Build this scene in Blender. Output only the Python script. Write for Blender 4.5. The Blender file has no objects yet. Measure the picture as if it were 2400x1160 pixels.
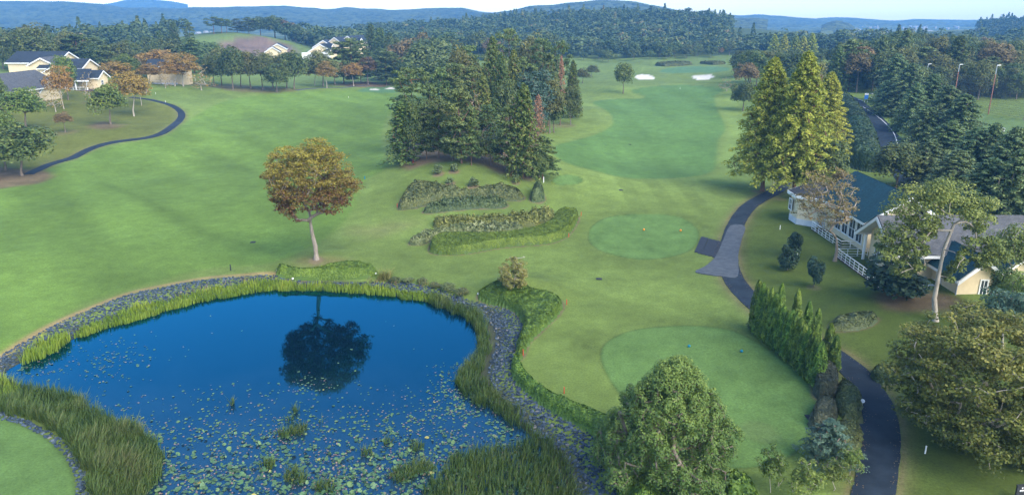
import bpy, math
import numpy as np
from mathutils import Matrix, Vector
rng = np.random.default_rng(11)
SC = bpy.context.scene
COL = SC.collection
R = math.radians
# ------------------------------------------------------------------ camera model
F = 1750.0; PITCH = math.atan(540/F); H = 28.0; WATER = -0.8
SP, CP = math.sin(PITCH), math.cos(PITCH)

def raydir(px, py):
    a = (np.asarray(px, float)-1200)/F; b = (580-np.asarray(py, float))/F
    return a, CP+b*SP, -SP+b*CP

def plane_z(px, py, z):
    a, fy, fz = raydir(px, py); t = (z-H)/fz
    return np.stack([a*t, fy*t], -1)

def spline(pts, n=8, closed=True):
    p = np.asarray(pts, float); m = len(p)
    out = []
    for i in range(m if closed else m-1):
        if closed: p0, p1, p2, p3 = p[i-1], p[i], p[(i+1) % m], p[(i+2) % m]
        else: p0, p1, p2, p3 = p[max(i-1, 0)], p[i], p[i+1], p[min(i+2, m-1)]
        for k in range(n):
            t = k/n
            out.append(.5*((2*p1)+(-p0+p2)*t+(2*p0-5*p1+4*p2-p3)*t*t+(-p0+3*p1-3*p2+p3)*t**3))
    if not closed: out.append(p[-1])
    return np.array(out)

def sdf(P, poly, margin=30.):
    """signed distance to a closed polygon, negative inside; far points get +margin"""
    P = np.asarray(P, float); shp = P.shape[:-1]; Q = P.reshape(-1, 2)
    lo, hi = poly.min(0)-margin, poly.max(0)+margin
    idx = np.nonzero(((Q > lo) & (Q < hi)).all(1))[0]
    out = np.full(len(Q), margin)
    if len(idx):
        q = Q[idx]; d2 = np.full(len(q), 1e18); ins = np.zeros(len(q), bool)
        A = poly; B = np.roll(poly, -1, 0)
        for a, b in zip(A, B):
            e = b-a; w = q-a
            t = np.clip((w@e)/max(e@e, 1e-12), 0, 1)
            dd = w-t[:, None]*e
            d2 = np.minimum(d2, (dd*dd).sum(1))
            if a[1] != b[1]:
                c = (a[1] > q[:, 1]) != (b[1] > q[:, 1])
                ins ^= c & (q[:, 0] < (b[0]-a[0])*(q[:, 1]-a[1])/(b[1]-a[1])+a[0])
        s = np.sqrt(d2); s[ins] *= -1
        out[idx] = np.clip(s, -1e9, margin)
    return out.reshape(shp)

def dist_line(P, line, margin=15.):
    P = np.asarray(P, float); Q = P.reshape(-1, 2)
    lo, hi = line.min(0)-margin, line.max(0)+margin
    idx = np.nonzero(((Q > lo) & (Q < hi)).all(1))[0]
    out = np.full(len(Q), margin)
    if len(idx):
        q = Q[idx]; d2 = np.full(len(q), margin**2)
        for a, b in zip(line[:-1], line[1:]):
            e = b-a; w = q-a
            t = np.clip((w@e)/max(e@e, 1e-12), 0, 1)
            dd = w-t[:, None]*e
            d2 = np.minimum(d2, (dd*dd).sum(1))
        out[idx] = np.sqrt(d2)
    return out.reshape(P.shape[:-1])

def sstep(a, b, x):
    t = np.clip((x-a)/(b-a), 0, 1); return t*t*(3-2*t)

def vnoise(x, y, seed=0):
    """smooth value noise -1..1"""
    xi = np.floor(x).astype(np.int64); yi = np.floor(y).astype(np.int64)
    fx = x-xi; fy = y-yi; fx = fx*fx*(3-2*fx); fy = fy*fy*(3-2*fy)
    def hsh(i, j):
        n = (i*374761393+j*668265263+seed*1442695041) & 0x7fffffff
        n = ((n ^ (n >> 13))*1274126177) & 0x7fffffff
        return ((n ^ (n >> 16)) & 0xffff)/32767.5-1
    return (hsh(xi, yi)*(1-fx)+hsh(xi+1, yi)*fx)*(1-fy)+(hsh(xi, yi+1)*(1-fx)+hsh(xi+1, yi+1)*fx)*fy

def fbm(x, y, seed=0, o=4):
    s = 0; a = 1; t = 0
    for k in range(o):
        s = s+a*vnoise(x*2**k, y*2**k, seed+k*17); t += a; a *= .5
    return s/t

# ------------------------------------------------------------------ terrain
POND_PX = [(0, 895), (20, 872), (60, 850), (110, 830), (175, 797), (250, 768), (340, 742), (430, 715), (540, 694), (640, 680), (750, 681), (860, 686), (950, 700), (1040, 720),
           (1120, 745), (1135, 790), (1120, 840), (1100, 890), (1132, 934), (1196, 988), (1250, 1044), (1296, 1098), (1322, 1180), (1330, 1330), (700, 1420), (330, 1330), (335, 1160),
           (330, 1080), (270, 1010), (180, 960), (90, 930), (0, 915), (-60, 905)]
POND = spline(plane_z(*np.array(POND_PX).T, WATER), 5)
BUMPS = [  # x, y, height, sx, sy
    (-7, 127, 3.4, 13, 15), (-4, 150, 2.2, 16, 22), (0, 185, 1.5, 22, 35),
    (-23.5, 85.7, .7, 3.2, 2.6), (1.0, 75.5, 1.3, 2.8, 2.0),
    (-150, 235, 3.6, 38, 46), (-118, 165, 1.6, 22, 24), (-205, 180, 2.6, 46, 60),
    (-230, 330, 8, 70, 70), (-205, 565, 15, 46, 42), (-115, 490, 5, 70, 40), (-300, 470, 6, 90, 80),
    (44, 88, .8, 9, 16), (60, 70, .8, 14, 14), (52, 40, .8, 14, 18),
    (175, 340, 7, 60, 80), (300, 420, 6, 90, 110), (140, 830, 20, 150, 130), (-60, 900, 5, 200, 120), (690, 1000, 15, 120, 130),
    (70, 415, 1.6, 8, 10), (130, 500, 2.0, 40, 9), (80, 470, 2.2, 10, 9), (20, 235, 1.0, 9, 25), (45, 300, .9, 12, 20), (-75, 290, 1.2, 16, 18),
    (-60, 330, 1.0, 14, 7), (-20, 330, 1.3, 18, 9), (100, 250, .8, 10, 30),
]

def h(x, y):
    x = np.asarray(x, float); y = np.asarray(y, float)
    z = np.zeros(np.broadcast(x, y).shape)
    for bx, by, a, sx, sy in BUMPS:
        z = z+a*np.exp(-.5*(((x-bx)/sx)**2+((y-by)/sy)**2))
    dd = np.hypot(x, y)
    z = z+.95*vnoise(x/30+3, y/30, 5)*sstep(80, 160, dd)+.24*vnoise(x/11, y/14, 9)*sstep(60, 120, dd)
    s = sdf(np.stack(np.broadcast_arrays(x, y), -1), POND, 12.)
    bank = sstep(0, 4.2, s)
    zo = WATER-.02+(z-WATER+.02)*bank
    zi = WATER-.02-.9*sstep(0, 4, -s)
    return np.where(s > 0, zo, zi)

_TS = np.concatenate([np.linspace(22, 140, 110), np.geomspace(141.5, 3200, 230)])
def _march(px, py, ht):
    a, fy, fz = raydir(px, py); a = float(a); fy = float(fy); fz = float(fz)
    gap = lambda t: H+fz*t-h(a*t, fy*t)-ht
    g = gap(_TS); hit = np.nonzero(g <= 0)[0]
    if not len(hit): t = _TS[-1]
    elif hit[0] == 0: t = _TS[0]
    else:
        lo, hi = _TS[hit[0]-1], _TS[hit[0]]
        for _ in range(2):
            tt = np.linspace(lo, hi, 13); k = int(np.argmax(gap(tt) <= 0)); lo, hi = tt[k-1], tt[k]
        t = .5*(lo+hi)
    return float(a*t), float(fy*t)

def G(px, py, ht=0.):
    """the place on the ground that the photo shows at this pixel (ht: height above it)"""
    return _march(px, py, ht)

def Gs(pts, ht=0.): return np.array([_march(p[0], p[1], ht) for p in pts])
def hz(x, y): return float(h(np.array([x]), np.array([y]))[0])
def GP(pts, n=6, closed=True): return Gs(spline(pts, n, closed))
def ztop(px, py, y):
    a, fy, fz = raydir(px, py); return H+float(fz)*y/float(fy)
def xat(px, py, y):
    a, fy, fz = raydir(px, py); return float(a)*y/float(fy)
def on_plane(px, py, y):
    """pixel -> (x, z) on the upright plane at depth y"""
    a, fy, fz = raydir(px, py); t = y/fy
    return a*t, H+fz*t

# ------------------------------------------------------------------ object helpers
def props(o, label=None, cat=None, group=None, kind=None):
    if label: o['label'] = label
    if cat: o['category'] = cat
    if group: o['group'] = group
    if kind: o['kind'] = kind
    return o

def empty(name, loc, label, cat, group=None, rz=0., scale=(1, 1, 1), tilt=(0, 0)):
    o = bpy.data.objects.new(name, None); COL.objects.link(o)
    o.empty_display_size = .3
    o.location = loc; o.rotation_euler = (tilt[0], tilt[1], rz); o.scale = scale
    return props(o, label, cat, group)

def link(name, me, parent=None, loc=None):
    o = bpy.data.objects.new(name, me); COL.objects.link(o)
    if parent is not None: o.parent = parent
    if loc is not None: o.location = loc
    return o

def mesh_np(name, V, Fc, mat, tint=None, col=None, smooth=False, midx=None):
    V = np.asarray(V, np.float32); me = bpy.data.meshes.new(name)
    groups = Fc if isinstance(Fc, list) else [Fc]
    groups = [np.asarray(g, np.int32) for g in groups if len(g)]
    nl = sum(g.size for g in groups); nf = sum(len(g) for g in groups)
    me.vertices.add(len(V)); me.vertices.foreach_set('co', V.ravel())
    me.loops.add(nl); me.loops.foreach_set('vertex_index', np.concatenate([g.ravel() for g in groups]))
    tot = np.concatenate([np.full(len(g), g.shape[1], np.int32) for g in groups])
    me.polygons.add(nf)
    me.polygons.foreach_set('loop_start', np.concatenate([[0], np.cumsum(tot)[:-1]]).astype(np.int32))
    me.polygons.foreach_set('loop_total', tot)
    for m in (mat if isinstance(mat, list) else [mat]): me.materials.append(m)
    if midx is not None: me.polygons.foreach_set('material_index', np.asarray(midx, np.int32))
    me.polygons.foreach_set('use_smooth', np.full(nf, smooth))
    if tint is not None:
        a = me.attributes.new('tint', 'FLOAT', 'POINT'); a.data.foreach_set('value', np.asarray(tint, np.float32))
    if col is not None:
        a = me.attributes.new('col', 'FLOAT_COLOR', 'POINT')
        c = np.ones((len(V), 4), np.float32); c[:, :3] = col; a.data.foreach_set('color', c.ravel())
    me.update(calc_edges=True); me.validate()
    return me

class MB:
    """collects boxes, polygons and tubes into one mesh"""
    def __init__(s): s.v = []; s.f = []
    def poly(s, pts):
        b = len(s.v); s.v += [tuple(map(float, p)) for p in pts]; s.f.append(list(range(b, b+len(pts))))
    def prism(s, pts, off):
        """polygon (3-D points) extruded by the vector off"""
        n = len(pts); b = len(s.v); off = np.array(off, float)
        P = [np.array(p, float) for p in pts]
        s.v += [tuple(p) for p in P]+[tuple(p+off) for p in P]
        s.f.append(list(range(b, b+n))[::-1]); s.f.append(list(range(b+n, b+2*n)))
        for i in range(n): s.f.append([b+i, b+(i+1) % n, b+n+(i+1) % n, b+n+i])
    def box(s, lo, hi):
        (x0, y0, z0), (x1, y1, z1) = lo, hi
        s.prism([(x0, y0, z0), (x1, y0, z0), (x1, y1, z0), (x0, y1, z0)], (0, 0, z1-z0))
    def bar(s, a, b, w, d=None):
        a = np.array(a, float); b = np.array(b, float); d = d or w
        t = (b-a)/np.linalg.norm(b-a); u = np.cross(t, (0, 0, 1))
        if np.linalg.norm(u) < 1e-4: u = np.array((1., 0, 0))
        u /= np.linalg.norm(u); v = np.cross(t, u)
        s.prism([a+u*w/2+v*d/2, a-u*w/2+v*d/2, a-u*w/2-v*d/2, a+u*w/2-v*d/2], b-a)
    def tube(s, a, b, r0, r1=None, n=8):
        a = np.array(a, float); b = np.array(b, float); r1 = r0 if r1 is None else r1
        t = (b-a)/np.linalg.norm(b-a); u = np.cross(t, (0.3, .1, 1)); u /= np.linalg.norm(u); v = np.cross(t, u)
        k = len(s.v)
        for c, r in ((a, r0), (b, r1)):
            for i in range(n):
                q = c+r*(u*math.cos(2*math.pi*i/n)+v*math.sin(2*math.pi*i/n)); s.v.append(tuple(q))
        for i in range(n): s.f.append([k+i, k+(i+1) % n, k+n+(i+1) % n, k+n+i])
        s.f.append(list(range(k, k+n))); s.f.append(list(range(k+n, k+2*n))[::-1])
    def build(s, name, mat, parent=None, loc=None, smooth=False):
        me = bpy.data.meshes.new(name); me.from_pydata(s.v, [], s.f); me.materials.append(mat)
        import bmesh
        bm = bmesh.new(); bm.from_mesh(me); bmesh.ops.recalc_face_normals(bm, faces=bm.faces); bm.to_mesh(me); bm.free()
        if smooth: me.polygons.foreach_set('use_smooth', np.ones(len(me.polygons), bool))
        return link(name, me, parent, loc)

# ------------------------------------------------------------------ materials
def newmat(name):
    m = bpy.data.materials.new(name); m.use_nodes = True
    nt = m.node_tree; nt.nodes.clear()
    out = nt.nodes.new('ShaderNodeOutputMaterial')
    return m, nt, out

def N(nt, typ, **kw):
    n = nt.nodes.new(typ)
    for k, v in kw.items():
        if hasattr(n, k) and not k.startswith('i_'): setattr(n, k, v)
    return n

def setin(n, **kw):
    for k, v in kw.items():
        n.inputs[k.replace('_', ' ')].default_value = v

def leafmat(name, stops, trans=.22, rough=.55, hv=(.02, .18), gain=None):
    """leaf colours picked along a ramp by each leaf's own tint, varied a little from plant to plant"""
    gain = LEAF_GAIN if gain is None else gain
    m, nt, out = newmat(name)
    at = N(nt, 'ShaderNodeAttribute', attribute_name='tint')
    ra = N(nt, 'ShaderNodeValToRGB'); cr = ra.color_ramp
    while len(cr.elements) < len(stops): cr.elements.new(.5)
    for e, (p, c) in zip(cr.elements, stops): e.position = p; e.color = (*[min(v*gain, .8) for v in c], 1)
    nt.links.new(at.outputs['Fac'], ra.inputs[0])
    oi = N(nt, 'ShaderNodeObjectInfo')
    hs = N(nt, 'ShaderNodeHueSaturation')
    mh = N(nt, 'ShaderNodeMapRange'); setin(mh, To_Min=.5-hv[0], To_Max=.5+hv[0]*.6); nt.links.new(oi.outputs['Random'], mh.inputs['Value'])
    mu = N(nt, 'ShaderNodeMath', operation='MULTIPLY'); mu.inputs[1].default_value = 7.31; nt.links.new(oi.outputs['Random'], mu.inputs[0])
    fr = N(nt, 'ShaderNodeMath', operation='FRACT'); nt.links.new(mu.outputs[0], fr.inputs[0])
    mv = N(nt, 'ShaderNodeMapRange'); setin(mv, To_Min=1-hv[1], To_Max=1+hv[1]); nt.links.new(fr.outputs[0], mv.inputs['Value'])
    nt.links.new(mh.outputs[0], hs.inputs['Hue']); nt.links.new(mv.outputs[0], hs.inputs['Value'])
    nt.links.new(ra.outputs[0], hs.inputs['Color'])
    pb = N(nt, 'ShaderNodeBsdfPrincipled'); setin(pb, Roughness=rough); pb.inputs['Specular IOR Level'].default_value = .25
    nt.links.new(hs.outputs[0], pb.inputs['Base Color'])
    if trans > 0:
        tr = N(nt, 'ShaderNodeBsdfTranslucent'); nt.links.new(hs.outputs[0], tr.inputs['Color'])
        mx = N(nt, 'ShaderNodeMixShader'); mx.inputs[0].default_value = trans
        nt.links.new(pb.outputs[0], mx.inputs[1]); nt.links.new(tr.outputs[0], mx.inputs[2]); nt.links.new(mx.outputs[0], out.inputs[0])
    else: nt.links.new(pb.outputs[0], out.inputs[0])
    return m

def noisemat(name, c0, c1, scale, rough=.8, detail=4, spec=.3, bump=0., stretch=(1, 1, 1), coord='Object', c2=None):
    m, nt, out = newmat(name)
    tc = N(nt, 'ShaderNodeTexCoord'); mp = N(nt, 'ShaderNodeMapping'); mp.inputs['Scale'].default_value = stretch
    nt.links.new(tc.outputs[coord], mp.inputs[0])
    no = N(nt, 'ShaderNodeTexNoise'); setin(no, Scale=scale, Detail=detail, Roughness=.65); nt.links.new(mp.outputs[0], no.inputs['Vector'])
    ra = N(nt, 'ShaderNodeValToRGB'); cr = ra.color_ramp
    cr.elements[0].position = .33; cr.elements[1].position = .67
    cr.elements[0].color = (*c0, 1); cr.elements[1].color = (*c1, 1)
    nt.links.new(no.outputs['Fac'], ra.inputs[0])
    pb = N(nt, 'ShaderNodeBsdfPrincipled'); setin(pb, Roughness=rough); pb.inputs['Specular IOR Level'].default_value = spec
    nt.links.new(ra.outputs[0], pb.inputs['Base Color'])
    if bump:
        bp = N(nt, 'ShaderNodeBump'); setin(bp, Strength=1., Distance=bump); nt.links.new(no.outputs['Fac'], bp.inputs['Height']); nt.links.new(bp.outputs[0], pb.inputs['Normal'])
    nt.links.new(pb.outputs[0], out.inputs[0])
    return m
SUN_EL = R(38); SUN_AZ = R(138); SUN = 2.3; SUN_ANGLE = 55; SKY = .145
HAZE = .00026; HAZE_COL = (.18, .50, 1.0); HAZE_END = 3800; EXPOSURE = 1.55
WATER_TINT = (.06, .62, 1.0, 1); WATER_IOR = 1.9; LEAF_GAIN = 1.6
# ------------------------------------------------------------------ ground zones (outlines traced from the photo, laid on the terrain)
Z = {}
Z['far_fairway'] = GP([(1297, 345), (1390, 318), (1433, 295), (1434, 272), (1415, 256), (1390, 240), (1440, 233), (1500, 231), (1512, 226), (1483, 217), (1487, 210), (1534, 203), (1600, 200), (1690, 206),
                       (1693, 215), (1675, 225), (1678, 250), (1699, 300), (1683, 330), (1678, 370), (1668, 402), (1600, 416), (1480, 418), (1400, 402), (1320, 378)])
Z['left_fairway'] = GP([(-200, 560), (-60, 470), (60, 420), (130, 390), (230, 350), (330, 330), (400, 308), (445, 280), (520, 240), (620, 222), (760, 212), (860, 212), (930, 222),
                        (925, 250), (900, 290), (895, 340), (905, 392), (850, 430), (820, 500), (760, 560), (640, 615), (500, 628), (360, 660), (200, 712), (60, 790), (-80, 860), (-300, 900)])
Z['tee_mid'] = GP([(1380, 555), (1388, 530), (1430, 508), (1507, 502), (1590, 508), (1632, 535), (1636, 562), (1615, 588), (1560, 604), (1490, 607), (1420, 592), (1388, 574)])
Z['tee_near'] = GP([(1408, 835), (1425, 800), (1480, 775), (1560, 765), (1640, 764), (1720, 776), (1790, 812), (1860, 862), (1905, 905), (1918, 940), (1905, 1000), (1885, 1035), (1840, 1075),
                    (1760, 1095), (1660, 1092), (1560, 1050), (1490, 970), (1430, 890)])
Z['tee_small'] = GP([(1295, 421), (1310, 412), (1335, 410), (1358, 415), (1366, 424), (1350, 432), (1320, 434), (1300, 430)])
Z['tee_corner'] = GP([(-30, 975), (40, 992), (100, 1022), (145, 1060), (170, 1110), (178, 1165), (160, 1240), (60, 1300), (-150, 1260), (-200, 1050)])
Z['green_far'] = GP([(1545, 168), (1570, 160), (1630, 156), (1700, 158), (1712, 163), (1690, 168), (1640, 171), (1580, 172)])
Z['green_left'] = GP([(840, 214), (860, 206), (900, 203), (940, 206), (945, 214), (900, 219)])
Z['bunker_a'] = GP([(1488, 180), (1500, 175), (1520, 176), (1533, 183), (1530, 187), (1500, 187)])
Z['bunker_b'] = GP([(1622, 181), (1635, 177), (1665, 177), (1674, 181), (1660, 186), (1633, 187)])
Z['bunker_c'] = GP([(866, 210), (876, 208), (888, 209), (886, 211), (870, 211)])
Z['bunker_d'] = GP([(904, 208), (914, 206), (926, 207), (924, 209), (908, 209)])
Z['right_lawn'] = GP([(1760, 500), (1850, 460), (1960, 500), (2100, 620), (2300, 720), (2500, 800), (2600, 1300), (2130, 1300), (2112, 1160), (2128, 1080), (2112, 980), (2085, 920), (2040, 870), (1985, 835), (1950, 815),
                      (1880, 780), (1780, 715), (1735, 660), (1730, 600), (1740, 540)])
Z['left_slope'] = GP([(-300, 480), (60, 410), (118, 382), (160, 372), (235, 336), (335, 322), (398, 290), (418, 268), (400, 248), (340, 230), (360, 190), (480, 205), (500, 195), (360, 150), (200, 200), (-200, 200)])
Z['range_lawn'] = GP([(2270, 283), (2300, 270), (2345, 276), (2400, 281), (2600, 300), (2600, 420), (2420, 360), (2340, 320)])
Z['mound_top'] = GP([(945, 402), (1000, 388), (1060, 382), (1100, 385), (1140, 395), (1190, 412), (1250, 425), (1258, 400), (1262, 340), (1268, 290), (1250, 240), (1180, 240), (960, 260), (925, 330)])
Z['brown_hill'] = GP([(490, 128), (500, 106), (530, 96), (560, 90), (600, 86), (640, 92), (670, 104), (690, 116), (700, 126), (600, 134)])
Z['dirt_pines'] = GP([(800, 201), (830, 195), (862, 192), (900, 195), (925, 200), (900, 204), (840, 205)])
Z['dirt_oaks'] = GP([(500, 203), (540, 198), (590, 203), (680, 207), (700, 212), (640, 218), (560, 216)])
Z['dirt_left'] = GP([(-40, 400), (20, 395), (90, 400), (118, 412), (80, 430), (0, 440), (-60, 440)])
Z['dirt_round'] = GP([(212, 292), (240, 286), (275, 290), (280, 298), (245, 302), (215, 300)])
Z['dirt_house'] = GP([(2050, 690), (2120, 680), (2215, 690), (2260, 720), (2200, 730), (2090, 725)])
Z['dry_patch'] = GP([(830, 540), (880, 525), (960, 515), (1000, 525), (960, 540), (900, 550), (860, 556)])
Z['knoll'] = GP([(690, 612), (735, 600), (790, 602), (830, 615), (790, 622), (730, 625)])
Z['plaza'] = GP([(1712, 530), (1746, 532), (1739, 560), (1730, 600), (1729, 649), (1694, 649), (1630, 639), (1652, 626), (1676, 604), (1694, 566)], 3)
RIP_A = [(-40, 860), (0, 838), (60, 796), (130, 757), (210, 722), (300, 688), (390, 668), (480, 652), (560, 645), (640, 641), (700, 655), (780, 662), (860, 658), (960, 660), (1060, 684), (1130, 708)]
RIPA = GP(RIP_A, 5, False)
CART = GP([(2010, 1400), (2030, 1250), (2046, 1160), (2062, 1080), (2068, 1000), (2053, 940), (2018, 885), (1976, 846), (1935, 820), (1860, 778), (1800, 738), (1762, 706), (1730, 672), (1712, 640), (1706, 600), (1712, 560),
           (1728, 520), (1755, 484), (1795, 460), (1828, 443), (1838, 425), (1830, 405), (1815, 390)], 6, False)
LPATH = GP([(60, 412), (123, 383), (165, 373), (205, 352), (245, 338), (290, 330), (340, 325), (378, 314), (405, 296), (424, 278), (424, 263), (405, 249), (380, 241), (345, 233), (300, 228)], 6, False)
TPATH = GP([(690, 213), (720, 209), (765, 206), (800, 206), (840, 202), (870, 200)], 6, False)
ROAD = GP([(2200, 520), (2165, 450), (2120, 385), (2083, 335), (2058, 297), (2025, 260), (1998, 240), (1978, 228), (1950, 222)], 6, False)

STREAKS = [(GP(p, 6, False), wd, am) for p, wd, am in (  # soft darker and lighter streaks across the turf
    ([(240, 430), (320, 462), (400, 505), (500, 550), (640, 590)], 1.1, -.14), ([(430, 292), (465, 258), (520, 236), (600, 222)], 1.6, .16), ([(0, 690), (60, 668), (130, 640), (220, 630)], 1.0, .13),
    ([(60, 470), (200, 440), (330, 420), (470, 330), (560, 260)], 3.0, .09), ([(1700, 195), (1712, 240), (1725, 300), (1712, 360), (1700, 420)], 2.2, .15), ([(1460, 690), (1560, 722), (1680, 762), (1780, 800)], 1.0, .16),
    ([(1400, 655), (1500, 655), (1600, 648), (1690, 640)], .5, -.13), ([(640, 540), (760, 520), (880, 545), (1000, 560)], 1.6, .10), ([(1330, 330), (1390, 325), (1440, 300), (1452, 270)], 2.0, .12),
    ([(1240, 700), (1330, 640), (1440, 625), (1600, 630)], 1.3, -.07), ([(900, 590), (1000, 625), (1120, 640), (1250, 640)], 1.2, -.08), ([(880, 260), (890, 320), (905, 400), (860, 450)], 2.0, .12))]

def zd(P, k, m=14.): return sdf(P, Z[k], m)

def ground_color(P):
    x, y = P[:, 0], P[:, 1]
    D = np.hypot(x, y)
    C = np.empty((len(P), 3))
    big = fbm(x/46, y/46, 3, 3)[:, None]; mid = fbm(x/11, y/11, 8, 3)[:, None]; fin = fbm(x/2.2, y/2.2, 4, 3)[:, None]
    rough = np.array((.130, .180, .040)); fair = np.array((.116, .186, .032)); ffair = np.array((.094, .172, .042)); tee = np.array((.096, .165, .042))
    green = np.array((.085, .165, .065)); lawn = np.array((.076, .106, .020)); slope = np.array((.118, .132, .026))
    dry = np.array((.19, .15, .075)); soil = np.array((.135, .088, .055)); sand = np.array((.60, .55, .47))
    C[:] = rough*(1+.16*big+.12*mid+.10*vnoise((x*.7+y*.7)/4, (y*.7-x*.7)/18, 93)[:, None])
    def put(k, c, w=.25, amt=1., wob=0.):
        s = zd(P, k)
        if wob: s = s+wob*mid[:, 0]*2+wob*fin[:, 0]
        a = (amt*(1-sstep(-w, w, s)))[:, None]
        C[:] = C*(1-a)+c*a
        return s
    put('right_lawn', lawn*(1+.10*big+.12*mid), .6)
    put('left_slope', slope*(1+.14*big+.2*mid), 1.5, 1., .5)
    put('range_lawn', np.array((.10, .15, .045)), .5)
    sm = np.array((.25, 1.0))
    # mown fairways with faint passes of the mower
    st = np.tanh(3*np.sin((x*.8+y*.6)/2.4+.6*mid[:, 0]))[:, None]*.045
    put('left_fairway', fair*(1+.24*big+.09*mid+st+.13*vnoise((x*.8+y*.6)/4, (y*.8-x*.6)/30, 91)[:, None]), .8, 1., .15)
    band = np.tanh(3*np.sin(x/2.6+.35*np.sin(y/40)))[:, None]*.05+np.sin(y/7.5)[:, None]*.03
    put('far_fairway', ffair*(1+.12*big+.06*mid+band+.06*vnoise(x/3, y/28, 92)[:, None]), .7)
    # lighter semi-rough ring
    s = zd(P, 'far_fairway'); ring = np.exp(-((s-2.2)/2.0)**2)*(s > 0)+.55*np.exp(-((s-7)/2.5)**2)
    C[:] *= (1+.24*ring*(.8+.4*mid[:, 0]))[:, None]
    # light lengthwise stripes below the far fairway
    cx, cy = G(1540, 452); w = np.exp(-(((x-cx)/16)**2+((y-cy)/11)**2))
    C[:] *= (1+w*(.16+.10*np.sign(np.sin(x*1.25))))[:, None]
    for k in ('tee_mid', 'tee_small', 'tee_corner', 'tee_near'):
        s = zd(P, k); C[:] *= (1-.10*np.exp(-((s-1.3)/1.1)**2)*(s > 0))[:, None]
        put(k, tee*(1+.08*mid+.04*fin+.05*np.sin(x/1.1+.4)[:, None]*.4), .12)
        C[:] *= (1-.28*np.exp(-(zd(P, k)/.16)**2))[:, None]
    # worn turning marks beside the near tee
    cx, cy = G(1372, 812); r = np.hypot((x-cx)*1.0, (y-cy)*.75)
    w = np.exp(-(r/4.2)**2); C[:] *= (1+w*.05*np.sin(r*4.2+2*fin[:, 0]))[:, None]; C[:] *= (1-.12*np.exp(-(r/3.)**2)*(1+mid[:, 0]))[:, None]
    for px, py, k in ((100, 700, 9), (560, 300, 22), (700, 470, 12), (1180, 640, 8)):
        cx, cy = G(px, py); r = np.hypot((x-cx)*.8, (y-cy)*.5); C[:] *= (1+np.exp(-(r/k)**2)*.06*np.sin(r*1.1))[:, None]
    for pts, wd, am in STREAKS:
        d = dist_line(P, pts, 12.); C[:] *= (1+am*np.exp(-(d/wd)**2)*(.75+.5*mid[:, 0]))[:, None]
    put('green_left', green, 1.); put('green_far', green, 1.)
    put('mound_top', soil*(1+.3*mid), 1.2, .9, .8)
    for k in ('brown_hill',): put(k, np.array((.17, .115, .08))*(1+.35*mid+.2*fin), 5., 1., 2.)
    for k, a in (('dirt_pines', .9), ('dirt_oaks', .6), ('dirt_left', .85), ('dirt_round', .75), ('dirt_house', .8)): put(k, soil*(1+.25*fin), 1.2, a, .8)
    put('dry_patch', dry, 3., .35, 1.2); put('knoll', np.array((.14, .13, .05)), 1.4, .8, .3)
    # dry strip along the top of the stone bank, bare soil rings round beds and trees
    dl = dist_line(P, RIPA); a = np.exp(-(dl/.42)**2)*(x < -23); C[:] = C*(1-a[:, None]*.9)+np.array((.26, .18, .085))*a[:, None]*.9
    for px, py, r, am in SOIL_SPOTS:
        cx, cy = G(px, py); d = np.hypot(x-cx, (y-cy)*.8)+.25*r*fin[:, 0]; a = am*(1-sstep(r*.55, r, d)); C[:] = C*(1-a[:, None])+np.array((.17, .125, .075))*a[:, None]
    for line, wd in ((CART, 1.35), (LPATH, 1.0)):
        d = dist_line(P, line); a = .7*np.exp(-((d-wd)/.28)**2)+.25*np.exp(-((d-wd-.5)/.5)**2); a = np.clip(a, 0, 1)*(.75+.25*fin[:, 0]); C[:] = C*(1-a[:, None])+np.array((.15, .11, .06))*a[:, None]
    for k, g in BED_EDGES:
        s = sdf(P, k, 6.); a = g*(1-sstep(.12, .42, s+.12*fin[:, 0])); C[:] = C*(1-a[:, None])+np.array((.15, .105, .07))*a[:, None]
    # the bed of the pond and its bank
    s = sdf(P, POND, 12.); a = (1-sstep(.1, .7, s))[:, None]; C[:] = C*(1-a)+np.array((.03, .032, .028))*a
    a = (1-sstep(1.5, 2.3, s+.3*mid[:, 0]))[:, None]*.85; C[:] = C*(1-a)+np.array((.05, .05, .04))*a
    for k in ('bunker_a', 'bunker_b', 'bunker_c', 'bunker_d'): put(k, sand, .25)
    # far country under the woods, fields in the valley
    a = sstep(520, 640, D)[:, None]*(1-sstep(-30, 0, -zd(P, 'brown_hill', 40)))[:, None]; wood = np.array((.035, .05, .022))
    C[:] = C*(1-a*.8)+wood*a*.8
    fld = sstep(.15, .35, vnoise(x/60, y/35, 77))*sstep(1000, 1150, D); C[:] = C*(1-fld[:, None]*.8)+np.array((.13, .15, .06))*fld[:, None]*.8
    C[:] *= (1+.13*fin+.08*fbm(x/.8, y/.8, 14, 2)[:, None])
    return np.clip(C, .004, .8)

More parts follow.
